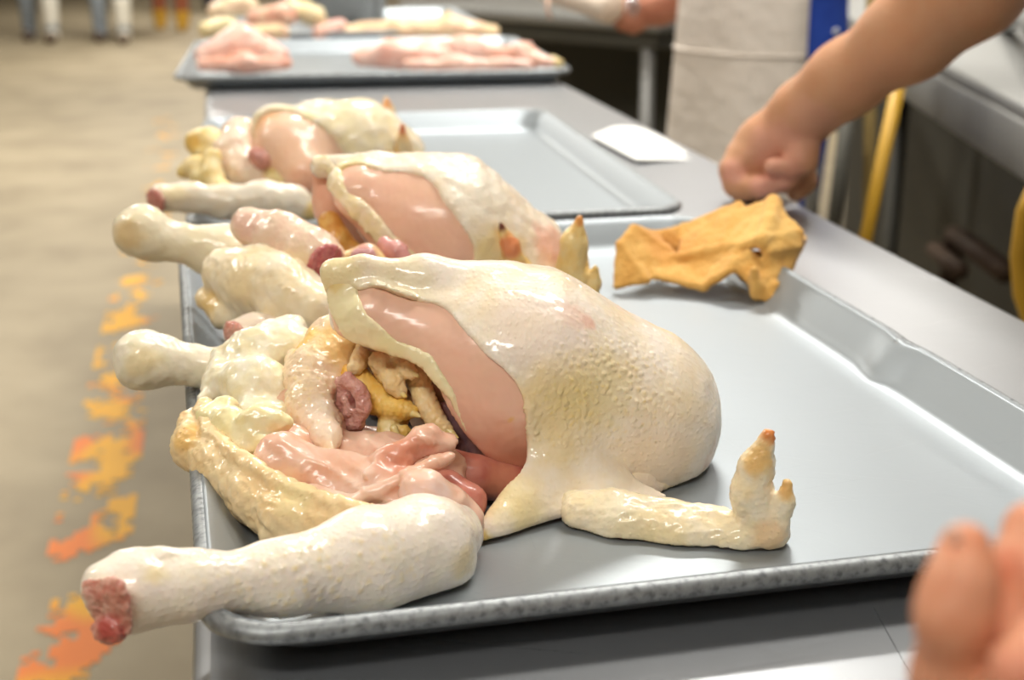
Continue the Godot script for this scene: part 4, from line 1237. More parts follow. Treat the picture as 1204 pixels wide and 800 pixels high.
# ---------------------------------------------------------------- the chicken on the second pan
func build_chicken_back() -> void:
	var t := thing("chicken", "third raw chicken, farthest of the three, lying on the second sheet pan", "chicken", Vector3(-0.1629, 0.9045, -1.3100))
	var core := field(0.004, Color("ecbfa0"), Color("f0cab0"), 40.0, 0.8)
	core.tube([Vector3(-0.2257, 0.9717, -1.3300), 0.0169, Vector3(-0.2027, 0.9490, -1.3200), 0.0352, Vector3(-0.1486, 0.9456, -1.3400), 0.0425, Vector3(-0.1170, 0.9356, -1.3500), 0.0308], 0.0203)
	core.ell(Vector3(-0.1719, 0.9465, -1.4000), Vector3(0.0622, 0.0355, 0.0622), Vector3(0, 0, -10), 0.0178)
	core.tube([Vector3(-0.2151, 0.9588, -1.3000), 0.0231, Vector3(-0.1897, 0.9346, -1.2800), 0.0244], 0.0132)
	var skin := core.grown(0.0035)
	core.half(Vector3(0, 0.8855, 0), Vector3(0, -1, 0))
	core.blob(Vector3(-0.1846, 0.9286, -1.2700), 0.0242, Color("d99a80"), .7)
	core.blob(Vector3(-0.2359, 0.9731, -1.3100), 0.0249, Color("edb07a"), .6)
	soft("breast_meat", core, M.meat, t)
	skin.base = Color("f0dfae")
	skin.alt = SKIN2
	skin.tube([Vector3(-0.2225, 0.9683, -1.2900), 0.0327, Vector3(-0.1938, 0.9498, -1.2700), 0.0387, Vector3(-0.1677, 0.9305, -1.2600), 0.0368], 0.0049, 1)
	skin.half(Vector3(0, 0.8845, 0), Vector3(0, -1, 0))
	skin.disp(0, Vector3(60, 60, 60), 0.002)
	skin.blob(Vector3(-0.1456, 0.9716, -1.3200), 0.0419, Color("f1e2ba"), .7)
	soft("breast_skin", skin, M.skin, t)
	var leg := field(0.0032, Color("ece4d4"), Color("ebdcc4"), 50.0)
	leg.tube([Vector3(-0.3043, 0.9287, -1.2000), 0.0129, Vector3(-0.2807, 0.9274, -1.2100), 0.0107, Vector3(-0.2522, 0.9218, -1.2150), 0.0131, Vector3(-0.2194, 0.9223, -1.2200), 0.0155, Vector3(-0.1940, 0.9182, -1.2250), 0.0140, Vector3(-0.1770, 0.9105, -1.2250), 0.0062], 0.0137)
	leg.half(Vector3(-0.3078, 0.9285, -1.1900), Vector3(-0.6, -0.1, 0.79))
	leg.blob(Vector3(-0.2903, 0.9366, -1.1900), 0.0151, Color("f1d9a4"), .6)
	leg.blob(Vector3(-0.1778, 0.9116, -1.2200), 0.0124, Color("ecc873"), .8)
	leg.disp(0, Vector3(60, 60, 60), 0.0014)
	var d1 := soft("drumstick", leg, M.skin_smooth, t)
	var c := field(0.002, Color("c8766c"), Color("dda796"), 140.0)
	c.ell(Vector3(-0.3073, 0.9283, -1.1910), Vector3(0.0113, 0.0113, 0.0038), Vector3(6, -37, 0), 0.0045)
	c.disp(0, Vector3(140, 140, 140), 0.0014)
	soft("cut_bone", c, M.cut, d1)
	var w := field(0.0028, Color("ecc68c"), Color("efd9ae"), 60.0)
	w.tube([Vector3(-0.0988, 0.9189, -1.3200), 0.0168, Vector3(-0.1032, 0.9377, -1.3200), 0.0126, Vector3(-0.1024, 0.9563, -1.3150), 0.0067, Vector3(-0.1024, 0.9747, -1.3100), 0.0025], 0.0084)
	w.tube([Vector3(-0.1123, 0.9290, -1.3100), 0.0083, Vector3(-0.1148, 0.9420, -1.3050), 0.0050, Vector3(-0.1148, 0.9533, -1.3000), 0.0025], 0.0050)
	w.blob(Vector3(-0.1021, 0.9739, -1.3050), 0.0099, Color("d9714a"), .9)
	soft("wing", w, M.skin, t)
	w = field(0.0028, Color("ecc68c"), Color("efd9ae"), 60.0)
	w.tube([Vector3(-0.1252, 0.9358, -1.4500), 0.0147, Vector3(-0.1266, 0.9516, -1.4500), 0.0110, Vector3(-0.1279, 0.9692, -1.4500), 0.0064, Vector3(-0.1293, 0.9822, -1.4500), 0.0028], 0.0055)
	w.blob(Vector3(-0.1276, 0.9792, -1.4400), 0.0110, Color("d98a52"), .8)
	soft("wing", w, M.skin, t)
	var n := thing("neck_piece", "pale pink folded neck piece on the heap beside the third chicken's breast", "neck piece", Vector3(-0.2435, 0.9207, -1.2700))
	var f := field(0.0028, Color("eed0ba"), Color("f0dcc6"), 60.0)
	f.tube([Vector3(-0.2584, 0.9636, -1.3300), 0.0152, Vector3(-0.2603, 0.9491, -1.3100), 0.0183, Vector3(-0.2464, 0.9343, -1.2900), 0.0172, Vector3(-0.2332, 0.9281, -1.2850), 0.0114], 0.0118)
	f.tube([Vector3(-0.2704, 0.9677, -1.3350), 0.0068, Vector3(-0.2636, 0.9725, -1.3350), 0.0042], 0.0068)
	f.tube([Vector3(-0.2539, 0.9725, -1.3350), 0.0059, Vector3(-0.2477, 0.9677, -1.3350), 0.0076], 0.0068)
	f.disp(0, Vector3(70, 70, 70), 0.002)
	f.blob(Vector3(-0.2677, 0.9700, -1.3300), 0.0084, Color("dd9a66"), .7)
	soft("skin", f, M.skin, n)
	c = field(0.0024, Color("c2837a"), Color("dba090"), 120.0)
	c.tube([Vector3(-0.2357, 0.9527, -1.2800), 0.0073, Vector3(-0.2281, 0.9480, -1.2800), 0.0081, Vector3(-0.2331, 0.9433, -1.2800), 0.0057], 0.0049)
	soft("cut_end", c, M.cut, n)
	var spots := ["yellow foot knuckle at the far left of the heap beside the third chicken", "pale yellow toe pointing left out of the heap beside the third chicken", "upright pale toe in the middle of the heap beside the third chicken", "yellow toe between the neck piece and the third chicken's breast"]
	for i in 4:
		var g := thing("poultry_foot", spots[i], "poultry foot", [Vector3(-0.2918, 0.9393, -1.3200), Vector3(-0.2959, 0.9290, -1.2800), Vector3(-0.2764, 0.9227, -1.2600), Vector3(-0.2175, 0.9267, -1.2800)][i])
		f = field(0.0028, Color("edcf86"), Color("f1e0b2"), 70.0)
		if i == 0:
			f.tube([Vector3(-0.3009, 0.9555, -1.3300), 0.0110, Vector3(-0.2879, 0.9571, -1.3300), 0.0127, Vector3(-0.2734, 0.9507, -1.3200), 0.0101], 0.0084)
			f.tube([Vector3(-0.2913, 0.9474, -1.3200), 0.0101, Vector3(-0.2838, 0.9377, -1.3200), 0.0117], 0.0084)
			f.blob(Vector3(-0.3003, 0.9571, -1.3200), 0.0117, Color("e2b050"), .8)
		elif i == 1:
			f.tube([Vector3(-0.3024, 0.9370, -1.2800), 0.0065, Vector3(-0.2926, 0.9417, -1.2800), 0.0089, Vector3(-0.2799, 0.9449, -1.2800), 0.0081], 0.0065)
			f.tube([Vector3(-0.2863, 0.9341, -1.2700), 0.0081, Vector3(-0.2773, 0.9294, -1.2700), 0.0097], 0.0064)
		elif i == 2:
			f.tube([Vector3(-0.2738, 0.9520, -1.2750), 0.0081, Vector3(-0.2742, 0.9374, -1.2650), 0.0096, Vector3(-0.2653, 0.9245, -1.2550), 0.0096, Vector3(-0.2546, 0.9229, -1.2550), 0.0080], 0.0065)
		else:
			f.tube([Vector3(-0.2252, 0.9462, -1.2900), 0.0074, Vector3(-0.2143, 0.9431, -1.2900), 0.0090, Vector3(-0.2179, 0.9338, -1.2800), 0.0081, Vector3(-0.2039, 0.9322, -1.2800), 0.0073], 0.0065)
			f.tube([Vector3(-0.2224, 0.9221, -1.2750), 0.0081, Vector3(-0.2080, 0.9284, -1.2750), 0.0097, Vector3(-0.1983, 0.9347, -1.2750), 0.0065], 0.0065)
			f.blob(Vector3(-0.2201, 0.9542, -1.2900), 0.0098, Color("c98a80"), .8)
		f.disp(0, Vector3(60, 60, 60), 0.0018)
		soft("foot", f, M.scale, g)

# ---------------------------------------------------------------- tan cloth
func build_cloth() -> void:
	var f := field(0.0019, Color("dba355"), Color("e3b468"), 70.0, 0.9)
	# left fold
	f.tri(Vector3(0.0818, 0.8877, -1.0600), Vector3(0.0846, 0.9157, -1.0800), Vector3(0.1044, 0.8932, -1.0550), 0.0030, 0.0027)
	f.tri(Vector3(0.0846, 0.9157, -1.0800), Vector3(0.0975, 0.9235, -1.1000), Vector3(0.1044, 0.8932, -1.0550), 0.0031, 0.0027)
	f.tri(Vector3(0.0975, 0.9235, -1.1000), Vector3(0.1346, 0.9007, -1.0900), Vector3(0.1115, 0.8946, -1.0600), 0.0031, 0.0028)
	f.tri(Vector3(0.0975, 0.9235, -1.1000), Vector3(0.1153, 0.9147, -1.1200), Vector3(0.1346, 0.9007, -1.0900), 0.0031, 0.0028)
	f.tri(Vector3(0.1115, 0.8946, -1.0600), Vector3(0.1346, 0.9007, -1.0900), Vector3(0.1482, 0.8904, -1.0450), 0.0030, 0.0027)
	# valley and front apron
	f.tri(Vector3(0.1346, 0.9007, -1.0900), Vector3(0.1768, 0.9178, -1.0600), Vector3(0.1482, 0.8904, -1.0450), 0.0031, 0.0028)
	f.tri(Vector3(0.1482, 0.8904, -1.0450), Vector3(0.1768, 0.9178, -1.0600), Vector3(0.1665, 0.9052, -1.0400), 0.0030, 0.0027)
	f.tri(Vector3(0.1346, 0.9007, -1.0900), Vector3(0.1433, 0.9158, -1.1400), Vector3(0.1768, 0.9178, -1.0600), 0.0031, 0.0028)
	f.tri(Vector3(0.1153, 0.9147, -1.1200), Vector3(0.1417, 0.8975, -1.1200), Vector3(0.1433, 0.9158, -1.1400), 0.0032, 0.0028)
	f.tube([Vector3(0.1178, 0.9020, -1.0850), 0.0034, Vector3(0.1433, 0.9074, -1.0800), 0.0041, Vector3(0.1722, 0.9193, -1.0650), 0.0047], 0.0041)
	# back ridge and hood
	f.tri(Vector3(0.1433, 0.9158, -1.1400), Vector3(0.1852, 0.9380, -1.1300), Vector3(0.1652, 0.9126, -1.0700), 0.0033, 0.0029)
	f.tri(Vector3(0.1852, 0.9380, -1.1300), Vector3(0.1894, 0.9345, -1.1200), Vector3(0.1652, 0.9126, -1.0700), 0.0032, 0.0029)
	f.tri(Vector3(0.1894, 0.9345, -1.1200), Vector3(0.2092, 0.9450, -1.1100), Vector3(0.1652, 0.9126, -1.0700), 0.0032, 0.0028)
	f.tri(Vector3(0.2092, 0.9450, -1.1100), Vector3(0.1911, 0.9255, -1.0500), Vector3(0.1652, 0.9126, -1.0700), 0.0032, 0.0028)
	f.tri(Vector3(0.2092, 0.9450, -1.1100), Vector3(0.2243, 0.9276, -1.0700), Vector3(0.1911, 0.9255, -1.0500), 0.0032, 0.0028)
	f.tri(Vector3(0.2243, 0.9276, -1.0700), Vector3(0.2228, 0.9191, -1.0600), Vector3(0.1972, 0.9187, -1.0450), 0.0031, 0.0027)
	f.tri(Vector3(0.1911, 0.9255, -1.0500), Vector3(0.2243, 0.9276, -1.0700), Vector3(0.1977, 0.9093, -1.0450), 0.0030, 0.0027)
	f.tri(Vector3(0.2247, 0.9208, -1.0700), Vector3(0.1977, 0.9093, -1.0450), Vector3(0.2037, 0.8864, -1.0350), 0.0031, 0.0027)
	f.tri(Vector3(0.2247, 0.9208, -1.0700), Vector3(0.2349, 0.9165, -1.1000), Vector3(0.2047, 0.8850, -1.0400), 0.0031, 0.0027)
	f.tri(Vector3(0.1697, 0.9080, -1.0450), Vector3(0.1820, 0.9135, -1.0500), Vector3(0.1874, 0.8945, -1.0300), 0.0040, 0.0040)
	f.tri(Vector3(0.1820, 0.9135, -1.0500), Vector3(0.1999, 0.9040, -1.0450), Vector3(0.1874, 0.8945, -1.0300), 0.0040, 0.0040)
	f.tri(Vector3(0.1874, 0.8945, -1.0300), Vector3(0.1999, 0.9040, -1.0450), Vector3(0.1982, 0.8864, -1.0300), 0.0039, 0.0039)
	f.tri(Vector3(0.1725, 0.9049, -1.0900), Vector3(0.2174, 0.9074, -1.0800), Vector3(0.1938, 0.8753, -1.0700), 0.0031, 0.0028)
	f.tube([Vector3(0.1829, 0.9078, -1.0300), 0.0039, Vector3(0.1851, 0.8898, -1.0300), 0.0046, Vector3(0.1966, 0.8870, -1.0280), 0.0039, Vector3(0.2003, 0.8965, -1.0300), 0.0033], 0.0039)
	f.tube([Vector3(0.2120, 0.9436, -1.1100), 0.0056, Vector3(0.2015, 0.9346, -1.0750), 0.0055, Vector3(0.1931, 0.9255, -1.0500), 0.0047], 0.0042)
	f.half(Vector3(0, 0.8833, 0), Vector3(0, -1, 0))
	f.disp(0, Vector3(30, 30, 30), 0.0022)
	f.disp(0, Vector3(110, 110, 110), 0.0005)
	f.blob(Vector3(0.1286, 0.9095, -1.1000), 0.0321, Color("d2924a"), .6)
	f.blob(Vector3(0.1974, 0.9337, -1.0700), 0.0339, Color("e6bd70"), .7)
	tag(soft("cloth", f, M.cloth), "crumpled tan chamois cloth lying in folds at the back right of the nearest sheet pan", "cloth")

# ---------------------------------------------------------------- pans farther off
func lump(called: String, label: String, cat: String, group: String, pts: Array, base: Color, alt: Color, m: Material, h := 0.005, wob := 0.005) -> void:
	var f := field(h, base, alt, 25.0)
	f.tube(pts, 0.02)
	f.half(Vector3(0, 0.8836, 0), Vector3(0, -1, 0))
	f.disp(0, Vector3(25, 25, 25), wob)
	f.disp(0, Vector3(70, 70, 70), wob * 0.4)
	tag(soft(called, f, m), label, cat, group)

func build_far_meat() -> void:
	var p1 := Color("edb9a8")
	var p2 := Color("f2cfc0")
	lump("chicken_meat", "domed mound of pale pink skinless meat at the left end of the crosswise pan", "chicken meat", "pink meat pieces on the crosswise pan", [Vector3(-0.5118, 0.9235, -2.4000), 0.0228, Vector3(-0.4575, 0.9357, -2.4200), 0.0396, Vector3(-0.4004, 0.9215, -2.4200), 0.0228], p2, p1, M.meat)
	lump("chicken_meat", "orange-pink meat slice at the front left edge of the crosswise pan's mound", "chicken meat", "pink meat pieces on the crosswise pan", [Vector3(-0.5139, 0.9166, -2.3600), 0.0107, Vector3(-0.4474, 0.9194, -2.3600), 0.0137, Vector3(-0.3727, 0.9180, -2.3600), 0.0107], Color("e9a58c"), p2, M.meat)
	lump("chicken_meat", "long glossy pink meat piece on the right of the crosswise pan, left of its pile", "chicken meat", "pink meat pieces on the crosswise pan", [Vector3(-0.2591, 0.9183, -2.4500), 0.0152, Vector3(-0.2077, 0.9241, -2.4500), 0.0228, Vector3(-0.1200, 0.9183, -2.4500), 0.0198], Color("eeb4a2"), p2, M.meat)
	lump("chicken_meat", "pink meat piece in the middle of the crosswise pan's right-hand pile", "chicken meat", "pink meat pieces on the crosswise pan", [Vector3(-0.1552, 0.9199, -2.5500), 0.0190, Vector3(-0.0782, 0.9229, -2.5200), 0.0238, Vector3(-0.0179, 0.9161, -2.5000), 0.0159], p2, p1, M.meat)
	lump("chicken_meat", "orange tinged pink meat piece at the right end of the crosswise pan's pile", "chicken meat", "pink meat pieces on the crosswise pan", [Vector3(-0.0328, 0.9161, -2.5000), 0.0190, Vector3(0.0193, 0.9181, -2.4800), 0.0206, Vector3(0.0674, 0.9097, -2.4500), 0.0079], Color("e9a890"), p2, M.meat)
	lump("chicken_meat", "flat pink meat piece lying lowest at the front of the crosswise pan's right-hand pile", "chicken meat", "pink meat pieces on the crosswise pan", [Vector3(-0.1752, 0.9122, -2.4000), 0.0091, Vector3(-0.0890, 0.9122, -2.4000), 0.0122, Vector3(0.0258, 0.9122, -2.4000), 0.0107], p2, Color("edc0ae"), M.meat)
	lump("chicken_fat", "little pale yellow knob of fat at the right tip of the meat pile", "fat", "", [Vector3(0.0706, 0.9115, -2.4600), 0.0107, Vector3(0.0806, 0.9082, -2.4500), 0.0076], Color("f0deb4"), Color("e8cf90"), M.fat)
	# pieces on the farthest pan
	lump("chicken", "long pale yellow whole chicken lying on the farthest pan behind the pink pile", "chicken", "", [Vector3(-0.3594, 0.9006, -3.1500), 0.0177, Vector3(-0.2469, 0.9080, -3.1500), 0.0236, Vector3(-0.1347, 0.9080, -3.1500), 0.0256, Vector3(-0.0449, 0.9006, -3.1500), 0.0177], Color("efdcae"), Color("eec3a2"), M.skin)
	lump("chicken_wing", "small orange-yellow wing tip sticking up from the long pale chicken on the farthest pan", "chicken wing", "", [Vector3(-0.1532, 0.9189, -3.1500), 0.0118, Vector3(-0.1380, 0.9408, -3.1500), 0.0079], Color("e9bb62"), Color("efd08a"), M.skin)
	lump("chicken_meat", "dull pink meat scrap between the yellow heap and the long pale chicken", "chicken meat", "pink meat pieces on the crosswise pan", [Vector3(-0.4181, 0.9050, -3.1000), 0.0157, Vector3(-0.3776, 0.9153, -3.1500), 0.0177], Color("d9a294"), Color("e6bfae"), M.meat)
	lump("chicken_piece", "yellow skinned chicken piece at the left end of the farthest pan", "chicken piece", "pieces heaped on the farthest pan", [Vector3(-0.6395, 0.9206, -3.0000), 0.0171, Vector3(-0.5948, 0.9241, -3.0000), 0.0228], Color("efd592"), Color("f3e6c0"), M.skin)
	lump("chicken_piece", "red-flecked chicken piece topping the heap on the farthest pan", "chicken piece", "pieces heaped on the farthest pan", [Vector3(-0.5547, 0.9338, -3.1000), 0.0190, Vector3(-0.4899, 0.9445, -3.1000), 0.0267], Color("df9d88"), Color("f0d2b4"), M.skin)
	lump("chicken_piece", "pale cream chicken piece at the right of the heap on the farthest pan", "chicken piece", "pieces heaped on the farthest pan", [Vector3(-0.4788, 0.9481, -3.1500), 0.0247, Vector3(-0.4290, 0.9372, -3.1500), 0.0228], Color("f1e4c0"), Color("efd9a0"), M.skin)
	lump("chicken_piece", "cream and pink chicken piece at the bottom front of the heap on the farthest pan", "chicken piece", "pieces heaped on the farthest pan", [Vector3(-0.5704, 0.9119, -2.9800), 0.0171, Vector3(-0.4816, 0.9154, -2.9800), 0.0190], Color("efdcaa"), Color("e8b59e"), M.skin)
	lump("chicken_piece", "pink skinned chicken piece highest at the back left of the farthest heap", "chicken piece", "pieces heaped on the farthest pan", [Vector3(-0.6570, 0.9408, -3.2000), 0.0228, Vector3(-0.5899, 0.9556, -3.2000), 0.0247], Color("efcbb0"), Color("f0dfb8"), M.skin)
	var bx := thing("steel_pan", "pale blue-grey steel pan standing behind the heap on the farthest pan", "pan", Vector3(-0.4065, 0.8860, -3.6086))
	var rows := []
	for q in [[0.13, 0.0], [0.14, 0.005], [0.155, 0.085], [0.165, 0.09], [0.16, 0.094], [0.148, 0.085], [0.13, 0.008]]:
		rows.append(round_rect(q[0] * 0.55, q[0], 0.03, q[1], 4, 1))
	put("pan", grid_mesh(rows), M.counter, bx)

# ---------------------------------------------------------------- people
func build_people() -> void:
	var skin_c := Color("cf9670")
	var skin_d := Color("c07f5e")
	# one who leans a fist on the table
	var t := thing("person", "bare forearm of a person leaning a clenched fist on the table behind the tan cloth", "person", Vector3(0.2569, 0.8860, -1.4000))
	var f := field(0.0034, skin_c, Color("d29e7a"), 18.0)
	f.tube([Vector3(0.2742, 0.9576, -1.4000), 0.0258, Vector3(0.2871, 0.9767, -1.3850), 0.0272, Vector3(0.3168, 1.0124, -1.3500), 0.0317, Vector3(0.3616, 1.0597, -1.3000), 0.0379, Vector3(0.3987, 1.1068, -1.2600), 0.0448, Vector3(0.4696, 1.2286, -1.1800), 0.0449], 0.0267)
	f.tube([Vector3(0.4696, 1.2286, -1.1800), 0.0449, Vector3(0.5215, 1.3596, -1.1600), 0.0545, Vector3(0.5726, 1.4479, -1.2000), 0.0640], 0.0300)
	f.tube([Vector3(0.2768, 0.9576, -1.4000), 0.0267, Vector3(0.2531, 0.9397, -1.4050), 0.0276, Vector3(0.2350, 0.9259, -1.4050), 0.0205], 0.0142)
	f.tube([Vector3(0.2300, 0.9260, -1.3950), 0.0177, Vector3(0.2211, 0.9183, -1.3900), 0.0132, Vector3(0.2244, 0.9046, -1.3850), 0.0123, Vector3(0.2306, 0.9013, -1.3800), 0.0105, Vector3(0.2493, 0.9055, -1.3720), 0.0113, Vector3(0.2750, 0.9130, -1.3680), 0.0095], 0.0071)
	f.tube([Vector3(0.2461, 0.9233, -1.4300), 0.0200, Vector3(0.2303, 0.9083, -1.4250), 0.0136, Vector3(0.2373, 0.8917, -1.4200), 0.0126, Vector3(0.2548, 0.8919, -1.4100), 0.0116], 0.0091)
	f.tube([Vector3(0.2680, 0.9207, -1.4550), 0.0203, Vector3(0.2523, 0.9001, -1.4500), 0.0138, Vector3(0.2620, 0.8859, -1.4400), 0.0119], 0.0092)
	f.tube([Vector3(0.2885, 0.9217, -1.4700), 0.0187, Vector3(0.2775, 0.8945, -1.4700), 0.0131, Vector3(0.2900, 0.8801, -1.4600), 0.0111], 0.0093)
	f.tube([Vector3(0.2760, 0.9515, -1.3850), 0.0211, Vector3(0.2859, 0.9402, -1.3720), 0.0157, Vector3(0.2870, 0.9295, -1.3660), 0.0113, Vector3(0.2727, 0.9263, -1.3600), 0.0095, Vector3(0.2540, 0.9275, -1.3580), 0.0086], 0.0070)
	f.tube([Vector3(0.2929, 0.9165, -1.4000), 0.0124, Vector3(0.2943, 0.9053, -1.3950), 0.0115, Vector3(0.2854, 0.8959, -1.3900), 0.0097], 0.0071)
	f.tube([Vector3(0.2406, 0.9211, -1.3750), 0.0044, Vector3(0.2500, 0.9169, -1.3700), 0.0043, Vector3(0.2693, 0.9209, -1.3620), 0.0026], 0.0026, 1)
	f.half(Vector3(0, 0.8815, 0), Vector3(0, -1, 0))
	f.blob(Vector3(0.3272, 1.0098, -1.2700), 0.0564, Color("cf9470"), .6)
	f.blob(Vector3(0.2925, 0.9751, -1.3500), 0.0343, Color("dca48c"), .6)
	f.blob(Vector3(0.2611, 0.9430, -1.3700), 0.0383, Color("e0a48e"), .8)
	f.blob(Vector3(0.2196, 0.9184, -1.3800), 0.0175, Color("e6a692"), .8)
	f.blob(Vector3(0.2530, 0.9070, -1.3600), 0.0259, Color("e6a593"), .8)
	f.blob(Vector3(0.2729, 0.9238, -1.3600), 0.0155, Color("dd9684"), .7)
	soft("arm", f, M.hand, t)
	var nail := field(0.0012, Color("e8b9ac"))
	nail.ell(Vector3(0.2717, 0.9170, -1.3605), Vector3(0.0060, 0.0043, 0.0026), Vector3(0, 0, 12), 0.0009)
	soft("fingernail", nail, M.claw, t)
	var sh := field(0.012, Color("3b4a63"))
	sh.tube([Vector3(0.5363, 1.3786, -1.1700), 0.072, Vector3(0.5726, 1.4479, -1.2000), 0.085], 0.03)
	sh.tube([Vector3(0.66, 1.50, -1.2), 0.08, Vector3(0.62, 1.35, -1.12), 0.12, Vector3(0.56, 1.0, -0.95), 0.12], 0.08)
	soft("shirt", sh, M.fabric, t)
	for s in [-1, 1]:
		var lg := field(0.014, Color("2f3238"))
		lg.tube([Vector3(0.56, 0.95, -0.95 + s * 0.06), 0.09, Vector3(0.57, 0.5, -0.95 + s * 0.10), 0.07, Vector3(0.57, 0.09, -0.95 + s * 0.11), 0.05, Vector3(0.50, 0.05, -0.95 + s * 0.12), 0.045], 0.03)
		lg.half(Vector3(0, 0.002, 0), Vector3(0, -1, 0))
		soft("leg", lg, M.fabric, t)
	# one in a pale apron
	var a := thing("person", "person in a pale apron over blue clothes standing behind the table", "person", Vector3(0.50, 0, -2.75))
	f = field(0.012, Color("2f4fb0"), Color("2844a0"), 12.0)
	f.tube([Vector3(0.52, 0.05, -2.70), 0.06, Vector3(0.52, 0.5, -2.72), 0.075, Vector3(0.51, 0.9, -2.74), 0.12, Vector3(0.51, 1.15, -2.75), 0.14, Vector3(0.51, 1.45, -2.75), 0.15, Vector3(0.51, 1.56, -2.75), 0.06], 0.05)
	f.tube([Vector3(0.52, 0.05, -2.86), 0.06, Vector3(0.52, 0.5, -2.85), 0.075, Vector3(0.51, 0.9, -2.82), 0.12], 0.05)
	f.ell(Vector3(0.51, 1.73, -2.75), Vector3(0.085, 0.12, 0.085), Vector3.ZERO, 0.02)
	f.blob(Vector3(0.51, 1.75, -2.75), 0.17, Color("a8795c"), 1.0)
	f.blob(Vector3(0.53, 0.05, -2.78), 0.2, Color("3a3a3a"), 1.0)
	soft("body", f, M.fabric, a)
	var rows := []
	for j in 15:
		var row := []
		var y := 0.50 + 0.95 * j / 14.0
		for i in 19:
			var u := i / 18.0 * 2.0 - 1.0
			var ang := PI + u * (1.75 if j < 9 else 1.2)
			var rx := 0.165 + 0.012 * sin(u * 9.0 + y * 3.0) * (1.0 - j / 15.0) + 0.03 * (1.0 - j / 14.0)
			var rz := 0.19 + 0.012 * cos(u * 11.0) * (1.0 - j / 15.0) + 0.02 * (1.0 - j / 14.0)
			row.append(Vector3(0.50 + cos(ang) * rx, y, -2.77 + sin(ang) * rz))
		rows.append(row)
	var shell := []
	for row in rows:
		var ring: Array = row.duplicate()
		for i in 19:
			var p: Vector3 = row[18 - i]
			var inner := Vector3(0.50, p.y, -2.77)
			ring.append(p + (inner - p).normalized() * 0.005)
		ring.reverse()
		shell.append(ring)
	put("apron", grid_mesh(shell), M.vinyl, a).position = -a.position
	for y in [0.77, 0.91]:
		var j := int((y - 0.5) / 0.95 * 14)
		put("fold_line", tube_mesh(rows[j], [0.0035], 6), M.vinyl, a).position = -a.position
	put("apron_string", tube_mesh([Vector3(0.5524, 0.9835, -2.7000), Vector3(0.5574, 0.9524, -2.6600), Vector3(0.5767, 0.9710, -2.6600), Vector3(0.5892, 1.0127, -2.6800), Vector3(0.5717, 1.0300, -2.7000)], [0.007], 8), M.paper, a).position = -a.position
	put("apron_string", tube_mesh([Vector3(0.5491, 0.9586, -2.6600), Vector3(0.5696, 0.9338, -2.6600), Vector3(0.6006, 0.9480, -2.6400)], [0.006], 8), M.paper, a).position = -a.position
	# arm reaching in at the far counter
	var r := thing("person", "reddish forearm and hand of a person at the far counter, left of the pale apron", "person", Vector3(0.3131, 0.9235, -3.0500))
	f = field(0.006, Color("bb7a62"), Color("c68c74"), 16.0)
	f.tube([Vector3(0.2633, 0.9588, -3.0500), 0.0329, Vector3(0.3118, 0.9658, -3.0500), 0.0348, Vector3(0.3559, 0.9904, -3.0500), 0.0387, Vector3(0.4426, 1.0633, -3.0500), 0.0503, Vector3(0.5254, 1.1824, -3.0500), 0.0581], 0.0387)
	f.tube([Vector3(0.2624, 0.9595, -3.0400), 0.0270, Vector3(0.2385, 0.9497, -3.0300), 0.0173, Vector3(0.2227, 0.9357, -3.0300), 0.0115], 0.0154)
	f.tube([Vector3(0.2626, 0.9525, -3.0400), 0.0251, Vector3(0.2478, 0.9357, -3.0300), 0.0154, Vector3(0.2338, 0.9216, -3.0300), 0.0096], 0.0154)
	f.tube([Vector3(0.2704, 0.9623, -3.0500), 0.0232, Vector3(0.2450, 0.9694, -3.0500), 0.0155, Vector3(0.2262, 0.9700, -3.0400), 0.0096], 0.0155)
	f.tube([Vector3(0.2762, 0.9482, -3.0500), 0.0232, Vector3(0.2669, 0.9279, -3.0400), 0.0135, Vector3(0.2564, 0.9137, -3.0400), 0.0096], 0.0155)
	f.tube([Vector3(0.2809, 0.9729, -3.0500), 0.0232, Vector3(0.2615, 0.9945, -3.0400), 0.0154, Vector3(0.2435, 0.9980, -3.0400), 0.0116], 0.0155)
	soft("arm", f, M.hand, r)
	put("bracelet", tube_mesh([Vector3(0.2492, 0.9922, -3.0200), Vector3(0.2623, 0.9693, -3.0000), Vector3(0.2506, 0.9365, -3.0200), Vector3(0.2412, 0.9658, -3.0000), Vector3(0.2492, 0.9922, -3.0200)], [0.005], 8), M.chrome, r).position = -r.position
	var tb := thing("roll", "pale cream tube with a dark open end held over the far counter", "roll", Vector3(0.1564, 0.9450, -3.0000))
	var path := [Vector3(0.0703, 0.9958, -3.1400), Vector3(0.1579, 0.9770, -3.0400), Vector3(0.2044, 0.9655, -2.9800), Vector3(0.2092, 0.9642, -2.9730), Vector3(0.2060, 0.9648, -2.9780), Vector3(0.1748, 0.9731, -3.0200)]
	put("tube", tube_mesh(path, [0.026, 0.030, 0.034, 0.031, 0.026, 0.024], 20), mat(Color("ead9c8"), 0.6), tb).position = -tb.position
	put("bore", tube_mesh([Vector3(0.1748, 0.9731, -3.0200), Vector3(0.2028, 0.9653, -2.9830)], [0.024, 0.025], 18), M.black, tb).position = -tb.position
	put("string", tube_mesh([Vector3(0.0791, 0.9869, -3.0500), Vector3(0.0737, 0.9630, -3.0400), Vector3(0.0811, 0.9384, -3.0400)], [0.004], 6), mat(Color("dcb8a4"), 0.7), tb).position = -tb.position
	# hand close to the camera
	var h := thing("person", "pink hand with curled fingers close to the camera at the lower right", "person", Vector3(0.1032, 1.0018, -0.2660))
	f = field(0.0013, Color("d8916f"), Color("dd9f80"), 45.0)
